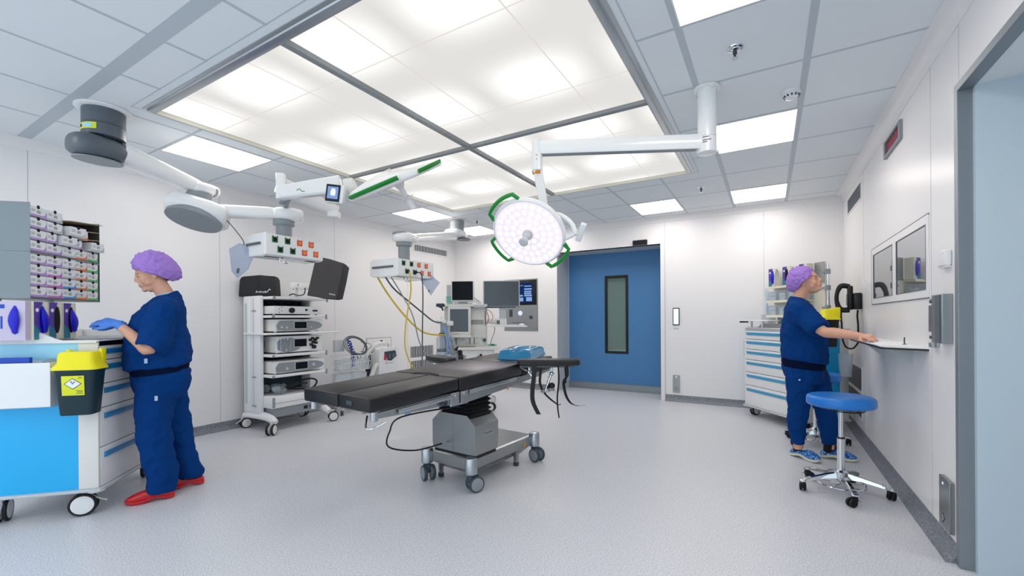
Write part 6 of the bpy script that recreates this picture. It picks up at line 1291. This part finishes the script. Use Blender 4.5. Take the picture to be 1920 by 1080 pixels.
# ---- right: looking up, one hand on the wall shelf
PR = person('person in dark blue scrubs and patterned blue clogs, one hand on the wall shelf', (.292, 4.87, 0), R(90-100))
HR = Matrix.Translation((.012, -.0, 1.628)) @ rotz(R(-6)) @ Matrix.Rotation(R(-14), 4, 'Y')
sh, el, wr = V(-.035, -.185, 1.365), V(.165, -.335, 1.175), V(.425, -.455, 1.142)
sh2, el2, wr2 = V(-.035, .185, 1.365), V(-.02, .235, 1.09), V(.06, .20, .86)
hd_, hn = V(.52, -.83, -.09), V(-.02, -.05, -1)
m = MB(); head(m, HR)
m.tube([(-.045, 0, 1.38), (-.045, 0, 1.46), (-.025, 0, 1.54), (-.012, 0, 1.61)], [(.08, .09), (.06, .064), (.056, .058), (.056, .06)], smooth=4, seg=18)
m.loft([ering(z, cx_, hx_, hy_) for z, cx_, hx_, hy_ in ((.82, -.02, .13, .16), (1.0, -.01, .14, .16), (1.12, 0, .13, .155), (1.28, -.03, .12, .165), (1.36, -.04, .09, .16), (1.41, -.045, .06, .09))])
for s_, e_, w_ in ((sh, el, wr), (sh2, el2, wr2)): m.tube([s_+V(0, 0, .01), s_, s_.lerp(e_, .5), e_, e_.lerp(w_, .3), e_.lerp(w_, .7), w_], [.045, .052, .049, .043, .045, .036, .027], smooth=4, seg=16)
hand(m, wr, hd_, hn, 1, curl=.16); hand(m, wr2, V(.2, 0, -1), V(0, -1, 0), 1)
for y_, kx, ax in ((-.09, -.055, -.05), (.09, .13, .175)): m.tube([(-.01, y_*.9, .88), (.0, y_, .72), (kx, y_, .46), ((kx+ax)/2, y_, .28), (ax, y_, .08)], [.088, .078, .057, .05, .036], smooth=4, seg=14)
soften(m.build('body', 'skin', PR), .0052, 6)
face_parts(PR, HR)
bouffant(PR, HR, (-.032, 0, .040), (.116, .112, .116), R(-36), 9, .30)
m = MB(); m.loft([ering(z, cx_, hx_, hy_, tilt=tl) for z, cx_, hx_, hy_, tl in ((.89, -.01, .172, .20, -.16), (.905, -.01, .182, .212, -.16), (.96, -.012, .188, .218, -.10), (1.06, -.012, .184, .215, 0), (1.18, -.02, .176, .212, 0), (1.29, -.032, .150, .205, 0), (1.37, -.042, .120, .185, 0), (1.42, -.048, .09, .14, -.1), (1.455, -.05, .075, .095, -.25), (1.475, -.05, .066, .078, -.3))])
for s_, e_, f_ in ((sh, el, .80), (sh2, el2, .85)):
    c_ = s_.lerp(e_, f_); g_ = 1 if s_.y > 0 else -1; m.tube([s_+V(0, -.05*g_, .01), s_+V(0, .012*g_, -.01), s_.lerp(e_, .45)+V(0, 0, -.01), c_+V(0, 0, -.015), c_+(e_-s_).normalized()*.02+V(0, 0, -.015)], [.078, .092, .095, .088, .075], smooth=4, seg=20)
soften(m.build('scrub_top', 'scrub', PR), .010, 4, .044, .15, .022, .055)
m = MB(); m.torus((-.049, 0, 1.472), .062, .007, (.28, 0, 1), 28, 8); m.build('undershirt_collar', 'undershirt', PR)
m = MB(); m.loft([ering(z, cx_, hx_, hy_, tilt=-.12) for z, cx_, hx_, hy_ in ((.83, -.018, .165, .19), (.86, -.018, .174, .196), (.90, -.015, .174, .196), (.93, -.015, .15, .17))]); m.build('waistband', 'scrub_dark', PR)
m = MB(); m.loft([ering(z, cx_, hx_, hy_) for z, cx_, hx_, hy_ in ((.70, -.0, .14, .165), (.76, -.01, .158, .18), (.82, -.018, .166, .188), (.865, -.02, .162, .184))])
m.tube([(-.03, -.085, .82), (-.035, -.09, .68), (-.048, -.095, .50), (-.055, -.095, .34), (-.052, -.095, .20), (-.05, -.095, .135)], [(.125, .105), (.118, .10), (.095, .09), (.08, .078), (.066, .066), (.056, .056)], smooth=4, seg=22)
m.tube([(.03, .085, .82), (.075, .09, .66), (.13, .09, .48), (.155, .09, .32), (.17, .09, .19), (.175, .09, .13)], [(.125, .105), (.115, .10), (.092, .09), (.078, .078), (.066, .066), (.056, .056)], smooth=4, seg=22)
soften(m.build('scrub_trousers', 'scrub', PR), .010, 4, .034, .18, .020, .06)
clog(PR, .005, -.095, R(-32), .275, 'clog_pattern', 'sole'); clog(PR, .235, .085, R(6), .275, 'clog_pattern', 'sole')
m = MB(facing((0, -1, 0), (-.02, -.215, .735))); m.cyl((0, 0, .0), (0, 0, .012), .008, seg=12); m.build('pocket_stud', 'undershirt', PR)

# weak emitters are seen directly only; the lamps above do the lighting
for m_ in bpy.data.materials:
    if m_.name in ('lens_plate', 'red_led', 'touch_face', 'ui_slate', 'ui_pale', 'screen_ui', 'screen_ui_dark', 'indicator'): m_.cycles.emission_sampling = 'NONE'
